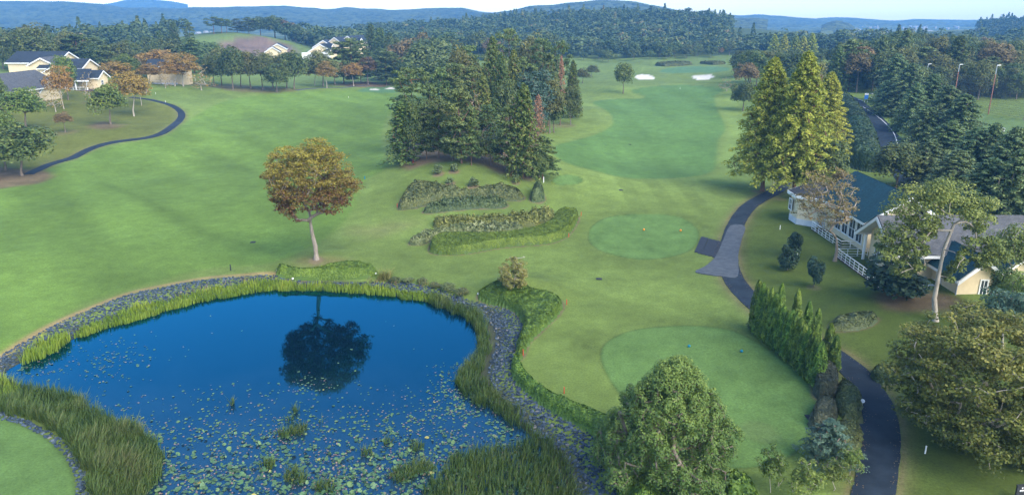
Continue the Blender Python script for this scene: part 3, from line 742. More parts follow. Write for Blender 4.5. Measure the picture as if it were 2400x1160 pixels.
def bed(name, poly, mat, hgt, label, cat, leaf=.16, dens=70, edge=.5, lump=.12, tall=0., group=None, side=1.0, profile='round', peaks=(), freq=1.3, bias=0., rough=.5):
    """a clipped or loose planting filling a polygon on the ground"""
    lo, hi = poly.min(0), poly.max(0); area = (hi-lo).prod()
    n = int(area*dens); P = lo+(hi-lo)*rng.random((n, 2)); s = sdf(P, poly, 8.); k = s < 0; P = P[k]; s = s[k]
    def top(P, s):
        q = np.clip(-s/edge, 0, 1)
        base = np.sqrt(1-(1-q)**2) if profile == 'round' else q
        z = hgt*base*(1+lump*fbm(P[:, 0]*freq, P[:, 1]*freq, 21, 3)*1.6)
        for px, py, pr, ph in peaks: z = z+ph*np.exp(-((P[:, 0]-px)**2+(P[:, 1]-py)**2)/pr**2)
        return z
    zt = top(P, s); g = h(P[:, 0], P[:, 1])
    e = .06; gx = (top(P+(e, 0), sdf(P+(e, 0), poly, 8.))-zt)/e; gy = (top(P+(0, e), sdf(P+(0, e), poly, 8.))-zt)/e
    Nm = unit(np.stack([-np.clip(gx, -3, 3), -np.clip(gy, -3, 3), np.ones(len(P))], 1))+rdirs(len(P))*rough
    V1 = np.stack([P[:, 0], P[:, 1], g+zt+leaf*.5*(rng.random(len(P))-.6)+tall*rng.random(len(P))**2], 1)
    # sides
    per = np.linalg.norm(np.roll(poly, -1, 0)-poly, axis=1); m = int(per.sum()*hgt*dens*side)
    c = np.concatenate([[0], np.cumsum(per)]); u = rng.random(m)*c[-1]; cl = np.vstack([poly, poly[:1]])
    B = np.stack([np.interp(u, c, cl[:, j]) for j in (0, 1)], 1); ctr = poly.mean(0)
    i = np.clip(np.searchsorted(c, u)-1, 0, len(poly)-1); tg = unit(cl[i+1]-cl[i]); nr = np.stack([tg[:, 1], -tg[:, 0]], 1)
    sg = np.sign(sdf(B+nr*.05, poly, 8.)); nr = nr*sg[:, None]
    zz = rng.random(m)*hgt*.92; inset = edge*(1-np.sqrt(np.clip(1-(zz/hgt)**2, 0, 1)))*.9+.05*rng.random(m)
    B = B-nr*inset[:, None]
    V2 = np.stack([B[:, 0], B[:, 1], h(B[:, 0], B[:, 1])+zz], 1); N2 = np.concatenate([nr, np.full((m, 1), .3)], 1)+rdirs(m)*rough
    Pn = np.concatenate([V1, V2]); Nn = np.concatenate([Nm, N2])
    tint = .15+.5*rng.random(len(Pn))+.30*fbm(Pn[:, 0]*1.7, Pn[:, 1]*1.7, 31, 3)+bias
    Vq, Q = leaf_quads(Pn, Nn, leaf*(.7+.6*rng.random(len(Pn))), 1.7)
    # dense inner body
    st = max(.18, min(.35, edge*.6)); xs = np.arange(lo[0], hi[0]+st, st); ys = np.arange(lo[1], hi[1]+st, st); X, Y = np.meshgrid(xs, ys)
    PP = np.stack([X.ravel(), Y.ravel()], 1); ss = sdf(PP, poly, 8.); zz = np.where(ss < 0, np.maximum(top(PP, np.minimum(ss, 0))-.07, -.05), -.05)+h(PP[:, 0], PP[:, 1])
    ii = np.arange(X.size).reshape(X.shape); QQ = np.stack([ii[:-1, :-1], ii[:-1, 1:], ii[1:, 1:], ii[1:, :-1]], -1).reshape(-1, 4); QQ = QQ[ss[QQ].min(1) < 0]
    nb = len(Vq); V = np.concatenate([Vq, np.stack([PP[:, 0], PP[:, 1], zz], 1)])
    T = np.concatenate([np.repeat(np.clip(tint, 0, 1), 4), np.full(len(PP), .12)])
    me = mesh_np(name, V, np.concatenate([Q, QQ+nb]), mat, tint=T)
    return props(link(name, me), label, cat, group)

def blades(name, poly, mat, dens, hgt, wid, label, zfun=None, lean=.25, jit=.3, clump=0., kind='stuff', tone=None, trim=None):
    lo, hi = poly.min(0), poly.max(0); n = int((hi-lo).prod()*dens)
    P = lo+(hi-lo)*rng.random((n, 2))
    k = sdf(P, poly, 8.) < .35*vnoise(P[:, 0]*1.3, P[:, 1]*1.3, 3); P = P[k]
    if clump: P = P[rng.random(len(P)) < np.clip(.55+clump*fbm(P[:, 0]*.9, P[:, 1]*.9, 41, 3), .05, 1)]
    n = len(P); z = np.maximum(h(P[:, 0], P[:, 1]), WATER)-.05
    if zfun is not None: z = zfun(P)
    big = fbm(P[:, 0]*.55, P[:, 1]*.55, 51, 3)
    L = hgt*(1-jit+2*jit*rng.random(n))*(1+.35*big)
    az = rng.random(n)*6.283; ln = lean*(.3+rng.random(n)); d = np.stack([np.cos(az)*ln+.25*lean*big, np.sin(az)*ln-.1*lean, np.ones(n)], 1)
    s = np.stack([-np.sin(az+.6), np.cos(az+.6), np.zeros(n)], 1)*wid*.5
    A = np.concatenate([P, z[:, None]], 1); B = A+d*(L*.6)[:, None]; T = B+np.concatenate([d[:, :2]*2.0, d[:, 2:]*.75], 1)*(L*.4)[:, None]
    V = np.stack([A-s, A+s, B+s*.9, B-s*.9, T+s*.15, T-s*.15], 1).reshape(-1, 3)
    b = np.arange(n)[:, None]*6; Q = np.concatenate([b+np.array([0, 1, 2, 3]), b+np.array([3, 2, 4, 5])])
    t0 = np.clip(.45+.35*big+.4*(rng.random(n)-.5), 0, 1)
    tint = np.stack([t0-.15, t0-.15, t0, t0, t0+.12, t0+.12], 1).ravel()
    me = mesh_np(name, V, Q, mat, tint=np.clip(tint, 0, 1))
    return props(link(name, me), label, None if kind == 'stuff' else name.replace('_', ' '), None, kind if kind == 'stuff' else None)
def build_mats():
    L = leafmat
    M['pine'] = L('pine_needles', [(0, (.026, .046, .016)), (.5, (.060, .092, .028)), (1, (.135, .16, .045))], .2, gain=1.55)
    M['bluepine'] = L('blue_pine_needles', [(0, (.018, .040, .030)), (.5, (.036, .068, .046)), (1, (.07, .105, .065))], .18)
    M['cedar'] = L('cedar_sprays', [(0, (.020, .040, .014)), (.5, (.044, .074, .020)), (1, (.10, .125, .03))], .18)
    M['brightcedar'] = L('bright_cedar_sprays', [(0, (.022, .04, .014)), (.5, (.058, .085, .02)), (1, (.13, .14, .03))], .2)
    M['deodar'] = L('deodar_needles', [(0, (.020, .044, .020)), (.5, (.048, .084, .034)), (1, (.12, .155, .055))], .18)
    M['broad'] = L('dark_leaves', [(0, (.018, .034, .012)), (.5, (.042, .066, .018)), (1, (.095, .112, .028))], .2)
    M['olive'] = L('olive_leaves', [(0, (.035, .045, .014)), (.5, (.07, .082, .024)), (1, (.13, .125, .035))], .25)
    M['bright'] = L('green_leaves', [(0, (.025, .045, .012)), (.5, (.055, .088, .018)), (1, (.12, .15, .03))], .25)
    M['gold'] = L('golden_leaves', [(0, (.085, .078, .018)), (.5, (.18, .125, .026)), (1, (.28, .175, .04))], .3)
    M['rust'] = L('rusty_leaves', [(0, (.055, .044, .02)), (.5, (.095, .070, .028)), (1, (.165, .118, .045))], .25)
    M['orange'] = L('dead_orange_leaves', [(0, (.10, .055, .03)), (1, (.22, .12, .065))], .2)
    M['meta'] = L('redwood_sprays', [(0, (.052, .072, .012)), (.5, (.130, .152, .022)), (1, (.245, .24, .036))], .3, gain=1.95)
    M['zel'] = L('autumn_zelkova_leaves', [(0, (.055, .020, .014)), (.30, (.098, .045, .020)), (.50, (.135, .100, .022)), (1, (.20, .17, .030))], .3, gain=1.55)
    M['camphor'] = L('camphor_leaves', [(0, (.015, .042, .012)), (.5, (.056, .108, .024)), (1, (.150, .215, .044))], .22, gain=1.75)
    M['umbrella'] = L('umbrella_tree_leaves', [(0, (.03, .052, .014)), (.5, (.072, .10, .022)), (1, (.17, .19, .045))], .22)
    M['corner'] = L('yellowing_leaves', [(0, (.028, .042, .011)), (.45, (.068, .086, .018)), (1, (.165, .155, .034))], .25, gain=1.55)
    M['cypress'] = L('cypress_sprays', [(0, (.012, .032, .006)), (.5, (.044, .086, .012)), (1, (.125, .175, .024))], .15)
    M['azalea'] = L('azalea_leaves', [(0, (.028, .042, .016)), (.5, (.075, .092, .032)), (1, (.15, .155, .06))], .15)
    M['box'] = L('clipped_hedge_leaves', [(0, (.03, .058, .010)), (.5, (.088, .135, .018)), (1, (.165, .21, .032))], .15)
    M['varieg'] = L('pale_edged_leaves', [(0, (.028, .045, .018)), (.5, (.08, .105, .04)), (.8, (.16, .18, .08)), (1, (.30, .31, .20))], .15)
    M['feather'] = L('feathery_grass', [(0, (.06, .07, .02)), (.5, (.135, .14, .035)), (1, (.24, .21, .07))], .25)
    M['darkhedge'] = L('dark_hedge_leaves', [(0, (.02, .027, .017)), (.5, (.05, .058, .034)), (1, (.11, .10, .062))], .12)
    M['darkshrub'] = L('dark_shrub_leaves', [(0, (.010, .024, .016)), (.5, (.022, .045, .028)), (1, (.05, .085, .045))], .12)
    M['reed'] = L('reed_blades', [(0, (.045, .085, .012)), (.5, (.12, .175, .018)), (1, (.24, .26, .04))], .3, hv=(.0, .0))
    M['sedge'] = L('sedge_blades', [(0, (.022, .050, .012)), (.4, (.060, .105, .020)), (.75, (.105, .135, .036)), (1, (.20, .17, .085))], .3, hv=(.0, .0), gain=1.1)
    M['dryreed'] = L('dry_seedheads', [(0, (.10, .075, .035)), (1, (.26, .18, .09))], .25, gain=1.2)
    M['bark'] = noisemat('grey_bark', (.10, .075, .055), (.21, .17, .13), 3., bump=.02, stretch=(3, 3, .5))
    M['redbark'] = noisemat('red_bark', (.10, .055, .035), (.22, .12, .07), 2.5, bump=.02, stretch=(2, 2, .6))
    M['midbark'] = noisemat('beige_bark', (.17, .14, .11), (.30, .25, .20), 3., bump=.015, stretch=(2, 2, .5))
    M['palebark'] = noisemat('pale_bark', (.27, .23, .18), (.44, .39, .32), 3., bump=.015, stretch=(2, 2, .5))
    M['twigs'] = noisemat('bare_twigs', (.12, .085, .075), (.22, .16, .14), 3.)
    m, nt, out = newmat('far_wood'); at = N(nt, 'ShaderNodeAttribute', attribute_name='col'); pb = N(nt, 'ShaderNodeBsdfPrincipled'); setin(pb, Roughness=.9); pb.inputs['Specular IOR Level'].default_value = .1
    nt.links.new(at.outputs[0], pb.inputs[0]); nt.links.new(pb.outputs[0], out.inputs[0]); M['far_wood'] = m
    M['asphalt'] = noisemat('asphalt', (.006, .013, .022), (.020, .031, .043), .55, rough=.8, detail=12, bump=.004)
    M['plaza'] = noisemat('worn_asphalt', (.050, .060, .070), (.088, .098, .108), 1.4, rough=.85, detail=8)
    M['mat'] = noisemat('black_rubber', (.012, .014, .02), (.03, .034, .042), 5, rough=.7)
    M['white'] = noisemat('white_paint', (.70, .70, .68), (.80, .80, .78), 2., rough=.5)
    M['roadline'] = noisemat('road_paint', (.62, .63, .63), (.78, .78, .77), 4, rough=.7)
    M['wall'] = noisemat('cream_render', (.62, .50, .31), (.71, .58, .38), 1.6, rough=.9, detail=6)
    M['wallshade'] = noisemat('shaded_render', (.60, .50, .33), (.70, .59, .40), 1.6, rough=.9, detail=6)  # cooler copy of the cream render, shade on these wings put into the colour
    M['base'] = noisemat('grey_plinth', (.48, .50, .53), (.58, .60, .62), 1.2, rough=.9)
    M['pale'] = noisemat('weathered_walls', (.26, .26, .26), (.36, .35, .34), 1.2, rough=.9)
    M['deck'] = noisemat('deck_boards', (.05, .03, .025), (.10, .06, .045), 3., stretch=(.2, 3, 1))
    M['darkmetal'] = noisemat('dark_metal', (.02, .022, .026), (.04, .042, .046), 4, rough=.5)
    M['pipe'] = noisemat('grey_metal', (.25, .28, .31), (.34, .37, .40), 4, rough=.45)
    M['rustpole'] = noisemat('red_oxide_steel', (.26, .10, .07), (.38, .17, .12), 2., rough=.7)
    M['red'] = noisemat('red_paint', (.55, .03, .02), (.62, .05, .03), 6, rough=.5)
    M['teal'] = noisemat('teal_paint', (.0, .14, .22), (.0, .19, .28), 6, rough=.4)
    M['orange_paint'] = noisemat('orange_paint', (.65, .22, .02), (.72, .28, .03), 6, rough=.4)
    M['blue'] = noisemat('blue_paint', (.03, .16, .5), (.05, .2, .58), 5, rough=.4)
    m, nt, out = newmat('window_glass'); pb = N(nt, 'ShaderNodeBsdfPrincipled'); setin(pb, Base_Color=(.03, .04, .05, 1), Roughness=.08); nt.links.new(pb.outputs[0], out.inputs[0]); M['glass'] = m
    def shingle(name, c0, c1):
        m, nt, out = newmat(name); tc = N(nt, 'ShaderNodeTexCoord')
        br = N(nt, 'ShaderNodeTexBrick'); setin(br, Scale=1.0, Color1=(*c0, 1), Color2=(*c1, 1), Mortar=(*[v*.55 for v in c0], 1), Mortar_Size=.012, Brick_Width=.32, Row_Height=.17, Bias=-.1)
        mp = N(nt, 'ShaderNodeMapping'); nt.links.new(tc.outputs['UV'], mp.inputs[0]); nt.links.new(mp.outputs[0], br.inputs['Vector'])
        no = N(nt, 'ShaderNodeTexNoise'); setin(no, Scale=.9, Detail=7, Roughness=.7); nt.links.new(tc.outputs['Object'], no.inputs['Vector'])
        mr = N(nt, 'ShaderNodeMapRange'); setin(mr, From_Min=.3, From_Max=.7, To_Min=.72, To_Max=1.3); nt.links.new(no.outputs['Fac'], mr.inputs['Value'])
        mx = N(nt, 'ShaderNodeMix', data_type='RGBA', blend_type='MULTIPLY'); mx.inputs[0].default_value = 1; nt.links.new(br.outputs['Color'], mx.inputs[6]); nt.links.new(mr.outputs[0], mx.inputs[7])
        pb = N(nt, 'ShaderNodeBsdfPrincipled'); setin(pb, Roughness=.8); pb.inputs['Specular IOR Level'].default_value = .3
        nt.links.new(mx.outputs[2], pb.inputs['Base Color']); nt.links.new(pb.outputs[0], out.inputs[0]); return m
    M['slate'] = shingle('slate_shingles', (.005, .038, .050), (.011, .056, .070))
    M['navy'] = shingle('navy_shingles', (.020, .028, .038), (.034, .044, .056))
    M['thin'] = L('thinning_leaves', [(0, (.05, .048, .018)), (.5, (.092, .082, .028)), (1, (.17, .115, .04))], .3, gain=1.75)
    M['greyslate'] = shingle('grey_shingles', (.070, .072, .076), (.105, .106, .108))
    # water-lily leaves and stones: colour picked by tint
    M['lily'] = L('lily_pads', [(0, (.20, .12, .11)), (.22, (.26, .19, .15)), (.3, (.045, .10, .055)), (.6, (.085, .165, .07)), (.85, (.16, .24, .09)), (.93, (.30, .28, .08)), (1, (.38, .32, .08))], .12, rough=.4, hv=(0, 0), gain=1.)
    M['stone'] = L('bank_stones', [(0, (.016, .027, .040)), (.6, (.046, .070, .096)), (.9, (.10, .128, .155)), (1, (.16, .155, .145))], 0, rough=.85, hv=(0, 0), gain=1.)

def build_protos():
    M_ = M
    for k in range(4): mk_pine('pine', M_['pine'], M_['redbark'], 14, 7.5, 2.2, 50, 28, .40, lean=.03, r0=.2, pad=.24)
    for k in range(2): mk_pine('spread_pine', M_['pine'], M_['redbark'], 15, 9, 7.0, 24, 30, .40, lean=.05, r0=.24, pad=.22, spread=1.2)
    for k in range(3): mk_conifer('cedar', M_['cedar'], M_['redbark'], 17, 3.2, .8, 120, 18, .36, droop=-.25, ex=.55, puff=(.55, .55, .5), pts=4, jit=.35)
    for k in range(2): mk_conifer('brightcedar', M_['brightcedar'], M_['redbark'], 15, 3.1, .8, 120, 18, .34, droop=-.3, ex=.55, puff=(.55, .55, .6), pts=4, jit=.25)
    for k in range(3): mk_conifer('deodar', M_['deodar'], M_['bark'], 15, 5.2, .4, 130, 24, .40, droop=-.10, rise=-.14, ex=.55, puff=(.5, .5, .17), pts=5, up=.7, jit=.35, grad=.4)
    for k in range(3): mk_broad('broad', M_['broad'], M_['bark'], 10, 8, 1.1, 76, 80, .36, puff=.16, low=-.6)
    for k in range(2): mk_broad('olive', M_['olive'], M_['bark'], 10, 8, 1.1, 76, 80, .36, puff=.16)
    for k in range(2): mk_broad('bright', M_['bright'], M_['bark'], 9, 7, 1.5, 66, 80, .34, puff=.17, low=-.5)
    for k in range(3): mk_broad('gold', M_['gold'], M_['palebark'], 9, 7.5, 1.9, 110, 44, .28, puff=.13, flat=.55, low=-.5, inner=.2, r0=.16)
    for k in range(2): mk_broad('rust', M_['rust'], M_['bark'], 9, 8, 2.2, 80, 55, .32, puff=.14, flat=.55, inner=.3)
    for k in range(2): mk_conifer('meta', M_['meta'], M_['redbark'], 18, 4.0, 2.2, 180, 28, .27, droop=.10, rise=-.2, ex=.74, puff=(.46, .46, .34), pts=5, jit=.22, grad=.3, r0=.3, rnd=.7)
    mk_conifer('metafar', M_['meta'], M_['redbark'], 14, 2.8, 2, 60, 12, .6, droop=.1, ex=.8, puff=(.6, .6, .5), pts=3)
    for k in range(3): mk_column('cypress', M_['cypress'], M_['bark'], 4.6, .62, 4200, .125)
    for k in range(2): mk_shrub('shrub', M_['azalea'], M_['bark'], 1.2, 1.5, 900, .14)
    mk_shrub('lshrub', M_['varieg'], M_['bark'], 1.2, 1.2, 420, .16)
    for k in range(2): mk_shrub('darkshrub', M_['darkshrub'], M_['bark'], 2.2, 1.6, 2600, .14, puffs=14)
    mk_bare('bare', M_['twigs'], 6, 3.5, 60, .12, M_['rust'], 5, .07)
    for k in range(2): mk_bare('twig', M_['palebark'], 8, 5, 70, .22, M_['gold'], 5, .13)
    for k in range(3): mk_broad('fbroad', M_['broad'], M_['bark'], 11, 9.5, 1.5, 46, 42, .72, puff=.19)
    for k in range(3): mk_conifer('fcon', M_['cedar'], M_['bark'], 14, 3.2, 1, 60, 12, .62, droop=-.2, ex=.6, puff=(.6, .6, .5), pts=3, jit=.25)
    mk_broad('frust', M_['rust'], M_['bark'], 11, 9.5, 1.5, 46, 42, .72, puff=.19)
    for k in range(2): mk_broad('small', M_['bright'], M_['palebark'], 3.2, 2.8, .5, 60, 46, .13, puff=.13, r0=.05, inner=.2, low=-.5, lobed=.5)
    mk_broad('paleleaf', M_['bluepine'], M_['palebark'], 8, 6, 1.6, 60, 70, .26, puff=.16)
    for k in range(2): mk_conifer('bluepine', M_['bluepine'], M_['bark'], 4, 2.2, .3, 50, 34, .16, droop=0, ex=.7, puff=(.7, .7, .2), pts=4, up=.7, jit=.3)
    mk_conifer('rust_con', M_['orange'], M_['redbark'], 12, 2.4, 3, 60, 5, .34, droop=-.2, ex=.5, puff=(.5, .5, .5), pts=3)
# ------------------------------------------------------------------ trees that the photo singles out
def puff_tree(name, cat, label, loc, C, Rd, per, leaf, mat, bark, trunk, r0, tint, seg=.6, rtip=.02, sag=.06, group=None, ex=2.3, aspect=1.7, tips=None, low_limb=.55, **kw):
    P, Nm, lr, pr = cloud(C, Rd, per, **kw)
    e = empty(name, loc, label, cat, group)
    link('crown', crown_mesh('crown', P, Nm, leaf, tint(P, lr, pr), mat, aspect), e)
    link('trunk', skeleton('trunk', trunk, r0, C if tips is None else tips, bark, rtip=rtip, seg=seg, sag=sag, ex=ex, sides=6, low=low_limb), e)
    return e

def dome(n, rx, zc, up, dn, lo=.45, flat_bottom=0.):
    d = rdirs(n); r = (lo+(1-lo)*rng.random(n)**.6)
    s = np.where(d[:, 2] > 0, up, dn)
    w = 1+.06*np.sin(3*np.arctan2(d[:, 1], d[:, 0])+1)+.05*np.sin(5*np.arctan2(d[:, 1], d[:, 0])+2*d[:, 2])
    return np.stack([d[:, 0]*r*rx*w, d[:, 1]*r*rx*w, zc+d[:, 2]*r*s], 1)

def hero_trees():
    # the lone zelkova by the pond
    x, y = G(742, 608); z = hz(x, y)
    C = dome(820, 5.3, 9.3, 4.7, 3.9, .42); C[:, 2] += .25*np.sin(C[:, 0]*1.3)+.2*np.cos(C[:, 1]*1.1)
    C = C[(C[:, 2] > 5.3) & ~((np.hypot(C[:, 0], C[:, 1]) < 2.4) & (C[:, 2] < 7.6))]
    C[:, 0] -= .15
    q = .50+.28*rng.random(len(C)); Rd = np.stack([q*1.15, q*1.15, q*.42], 1)
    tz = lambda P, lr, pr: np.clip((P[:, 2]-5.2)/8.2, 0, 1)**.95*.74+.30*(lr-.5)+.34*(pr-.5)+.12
    puff_tree('zelkova_tree', 'tree', 'lone round zelkova with rust and gold crown standing beside the pond', (x, y, z), C, Rd, 46, .18, M['zel'], M['midbark'],
              [(0, 0, -.3), (-.05, .1, 1.6), (-.30, .1, 3.2), (-.38, 0, 4.6)], .36, tz, seg=.7, rtip=.012, sag=.05, ex=2.1, outw=.35, up=.7, rnd=.6, inner=.1, low=-1)
    # the dense camphor in the foreground
    y0 = 40.8; x0 = xat(1566, 1135, y0); z0 = hz(x0, y0); top = ztop(1580, 846, y0)-z0
    C = []; Rd = []
    for k in range(95):
        u = (k+.5)/95; az = k*2.39996+.5*rng.random(); t = u**1.0
        r = 4.0*(1-t**1.3)**.74*(.80+.22*rng.random())*(1+.07*math.sin(3*az+1)+.06*math.sin(5*az+6*t))
        r *= 1+.22*float(vnoise(np.array([3.2*math.cos(az)+t*1.5]), np.array([3.2*math.sin(az)+t*5.5]), 7)[0])
        c = np.array((r*math.cos(az), r*math.sin(az), .5+t*(top-.95))); q = (.70+.30*rng.random())*(1-.25*t)
        for j in range(15):
            d = rdirs(1)[0]; d[2] = abs(d[2])*1.15-.35; d += .35*np.array((math.cos(az), math.sin(az), 0)); d /= np.linalg.norm(d)
            C.append(c+d*q*(.75+.3*rng.random())); s_ = .24+.15*rng.random(); Rd.append((s_, s_, s_*1.3))
    for k in range(240):
        t = rng.random(); az = rng.random()*6.28; r = 3.9*(1-t**1.3)**.74*.72*math.sqrt(rng.random()); C.append((r*math.cos(az), r*math.sin(az), .7+t*(top-1.5))); Rd.append((.65, .65, .65))
    C = np.array(C); Rd = np.array(Rd)
    hole = (np.hypot(C[:, 0]-1.0, (C[:, 2]-3.6)) < .75) & (C[:, 1] < 0); C = C[~hole]; Rd = Rd[~hole]
    tc = lambda P, lr, pr: .14+.24*lr+.22*pr+.24*np.clip(P[:, 2]/top-.45, -.2, 1)+.26*PUFF['out']  # paler puff tops and crown tip: light put into leaf tint, plus new growth
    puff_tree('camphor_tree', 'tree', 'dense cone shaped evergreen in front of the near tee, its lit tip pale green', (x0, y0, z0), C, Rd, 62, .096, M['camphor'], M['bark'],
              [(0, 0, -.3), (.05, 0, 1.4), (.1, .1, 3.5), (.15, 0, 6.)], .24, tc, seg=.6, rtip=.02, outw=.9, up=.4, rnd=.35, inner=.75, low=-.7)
    # the big yellowing tree in the near right corner
    x0, y0 = 31.6, 44.2; z0 = hz(x0, y0)
    C = dome(640, 6.0, 4.4, 5.4, 4.6, .45); C = C[C[:, 2] > .25]; C[:, 2] += .3*np.sin(C[:, 0]*1.1+C[:, 1])
    q = .48+.3*rng.random(len(C)); Rd = np.stack([q*1.25, q*1.25, q*.5], 1)
    tk = lambda P, lr, pr: .16+.36*lr+.36*pr+.06*(P[:, 2]-5)
    puff_tree('autumn_tree', 'tree', 'large olive and gold leaved tree in the near right corner beside the path', (x0, y0, z0), C, Rd, 84, .18, M['corner'], M['palebark'],
              [(0, 0, -.3), (.1, 0, .9), (.1, .1, 1.6)], .26, tk, seg=.6, rtip=.018, sag=.05, outw=.4, up=.65, rnd=.6, inner=.2, low=-1)
    # umbrella pruned tree in front of the lodge
    x0, y0 = G(2194, 752); z0 = hz(x0, y0)
    def px3(px, py, dy=0.):
        X, Zz = on_plane(px, py, y0+dy); return np.array((float(X)-x0, dy, float(Zz)-z0))
    pl = [(2108, 482, 30), (2142, 466, 32), (2185, 462, 34), (2228, 456, 38), (2265, 466, 36), (2296, 490, 30), (2128, 506, 26), (2170, 490, 30), (2215, 486, 32), (2258, 500, 30), (2302, 518, 20), (2285, 530, 16), (2155, 515, 18),
          (2085, 545, 26), (2107, 570, 30), (2090, 598, 26), (2122, 600, 26), (2130, 556, 26), (2074, 572, 18), (2112, 632, 18), (2140, 622, 18), (2160, 585, 16), (2188, 530, 20), (2172, 548, 16),
          (2285, 575, 24), (2315, 590, 28), (2340, 602, 20), (2300, 612, 18), (2332, 574, 18), (2243, 622, 17), (2226, 645, 14), (2260, 600, 12)]
    C = []; Rd = []; tips = []
    for px, py, r in pl:
        rm = r/F*92
        for j in range(7):
            d = rdirs(1)[0]*rm*.62; c = px3(px, py, rng.normal()*1.1)+d; C.append(c); q = rm*(.42+.2*rng.random()); Rd.append((q, q, q*.8))
        tips.append(px3(px, py+r*.4, rng.normal()*.8))
    tu = lambda P, lr, pr: .15+.36*lr+.34*pr+.03*(P[:, 2]-8)
    e = puff_tree('umbrella_tree', 'tree', 'tall pale trunked tree with pruned umbrella tufts in front of the yellow lodge', (x0, y0, z0), np.array(C), np.array(Rd), 95, .19, M['umbrella'], M['palebark'],
              [(0, 0, -.3), px3(2190, 700), px3(2200, 645), px3(2212, 585), px3(2236, 525)], .34, tu, seg=.5, low_limb=.22, rtip=.03, sag=.02, outw=.6, up=.45, rnd=.55, inner=.4, low=-.6,
              tips=np.array([px3(2168, 620), px3(2160, 570), px3(2150, 530, .3), px3(2262, 520, .4)]+tips))
    # thin rusty zelkova before the left end of the lodge
    x0, y0 = G(1956, 612); z0 = hz(x0, y0); top = ztop(1930, 384, y0)-z0
    C = dome(300, 3.5, top*.66, top*.36, top*.34, .3); C[:, 0] -= 1.9; C[:, 2] *= .97
    C = C[~((C[:, 2] < top*.45) & (rng.random(len(C)) < .75))]
    q = .36+.25*rng.random(len(C)); Rd = np.stack([q*1.2, q*1.2, q*.4], 1)
    puff_tree('zelkova_tree', 'tree', 'thin crowned rusty zelkova leaning over the white railing of the lodge', (x0, y0, z0), C, Rd, 19, .17, M['thin'], M['midbark'],
              [(0, 0, -.3), (.1, 0, 1.2), (-.1, 0, 2.6)], .26, lambda P, lr, pr: .2+.4*lr+.4*pr, seg=.6, rtip=.018, sag=.03, ex=2.1, outw=.3, up=.7, rnd=.6, inner=.1, low=-1)
    # sparse tree on the azalea knoll at the pond corner
    x0, y0 = G(1205, 668, 1.0); z0 = hz(x0, y0)+.4; top = ztop(1205, 606, y0)-z0
    C = dome(150, 1.75, top*.5, top*.5, top*.42, .3); q = .22+.18*rng.random(len(C)); Rd = np.stack([q, q, q*.8], 1)
    puff_tree('olive_tree', 'tree', 'small sparse golden tree with bare white top on the hedge covered knoll', (x0, y0, z0), C, Rd, 34, .13, M['feather'], M['palebark'],
              [(0, 0, -.3), (0, 0, .8), (.1, 0, 1.7)], .10, lambda P, lr, pr: .15+.4*lr+.35*pr, seg=.35, rtip=.016, inner=.1, low=-1,
              tips=np.concatenate([C, [(.9, 0, top+.25), (.45, 0, top+.05), (-.9, .1, top-.5), (-.5, .2, top+.1), (1.1, 0, top+.15)]]))

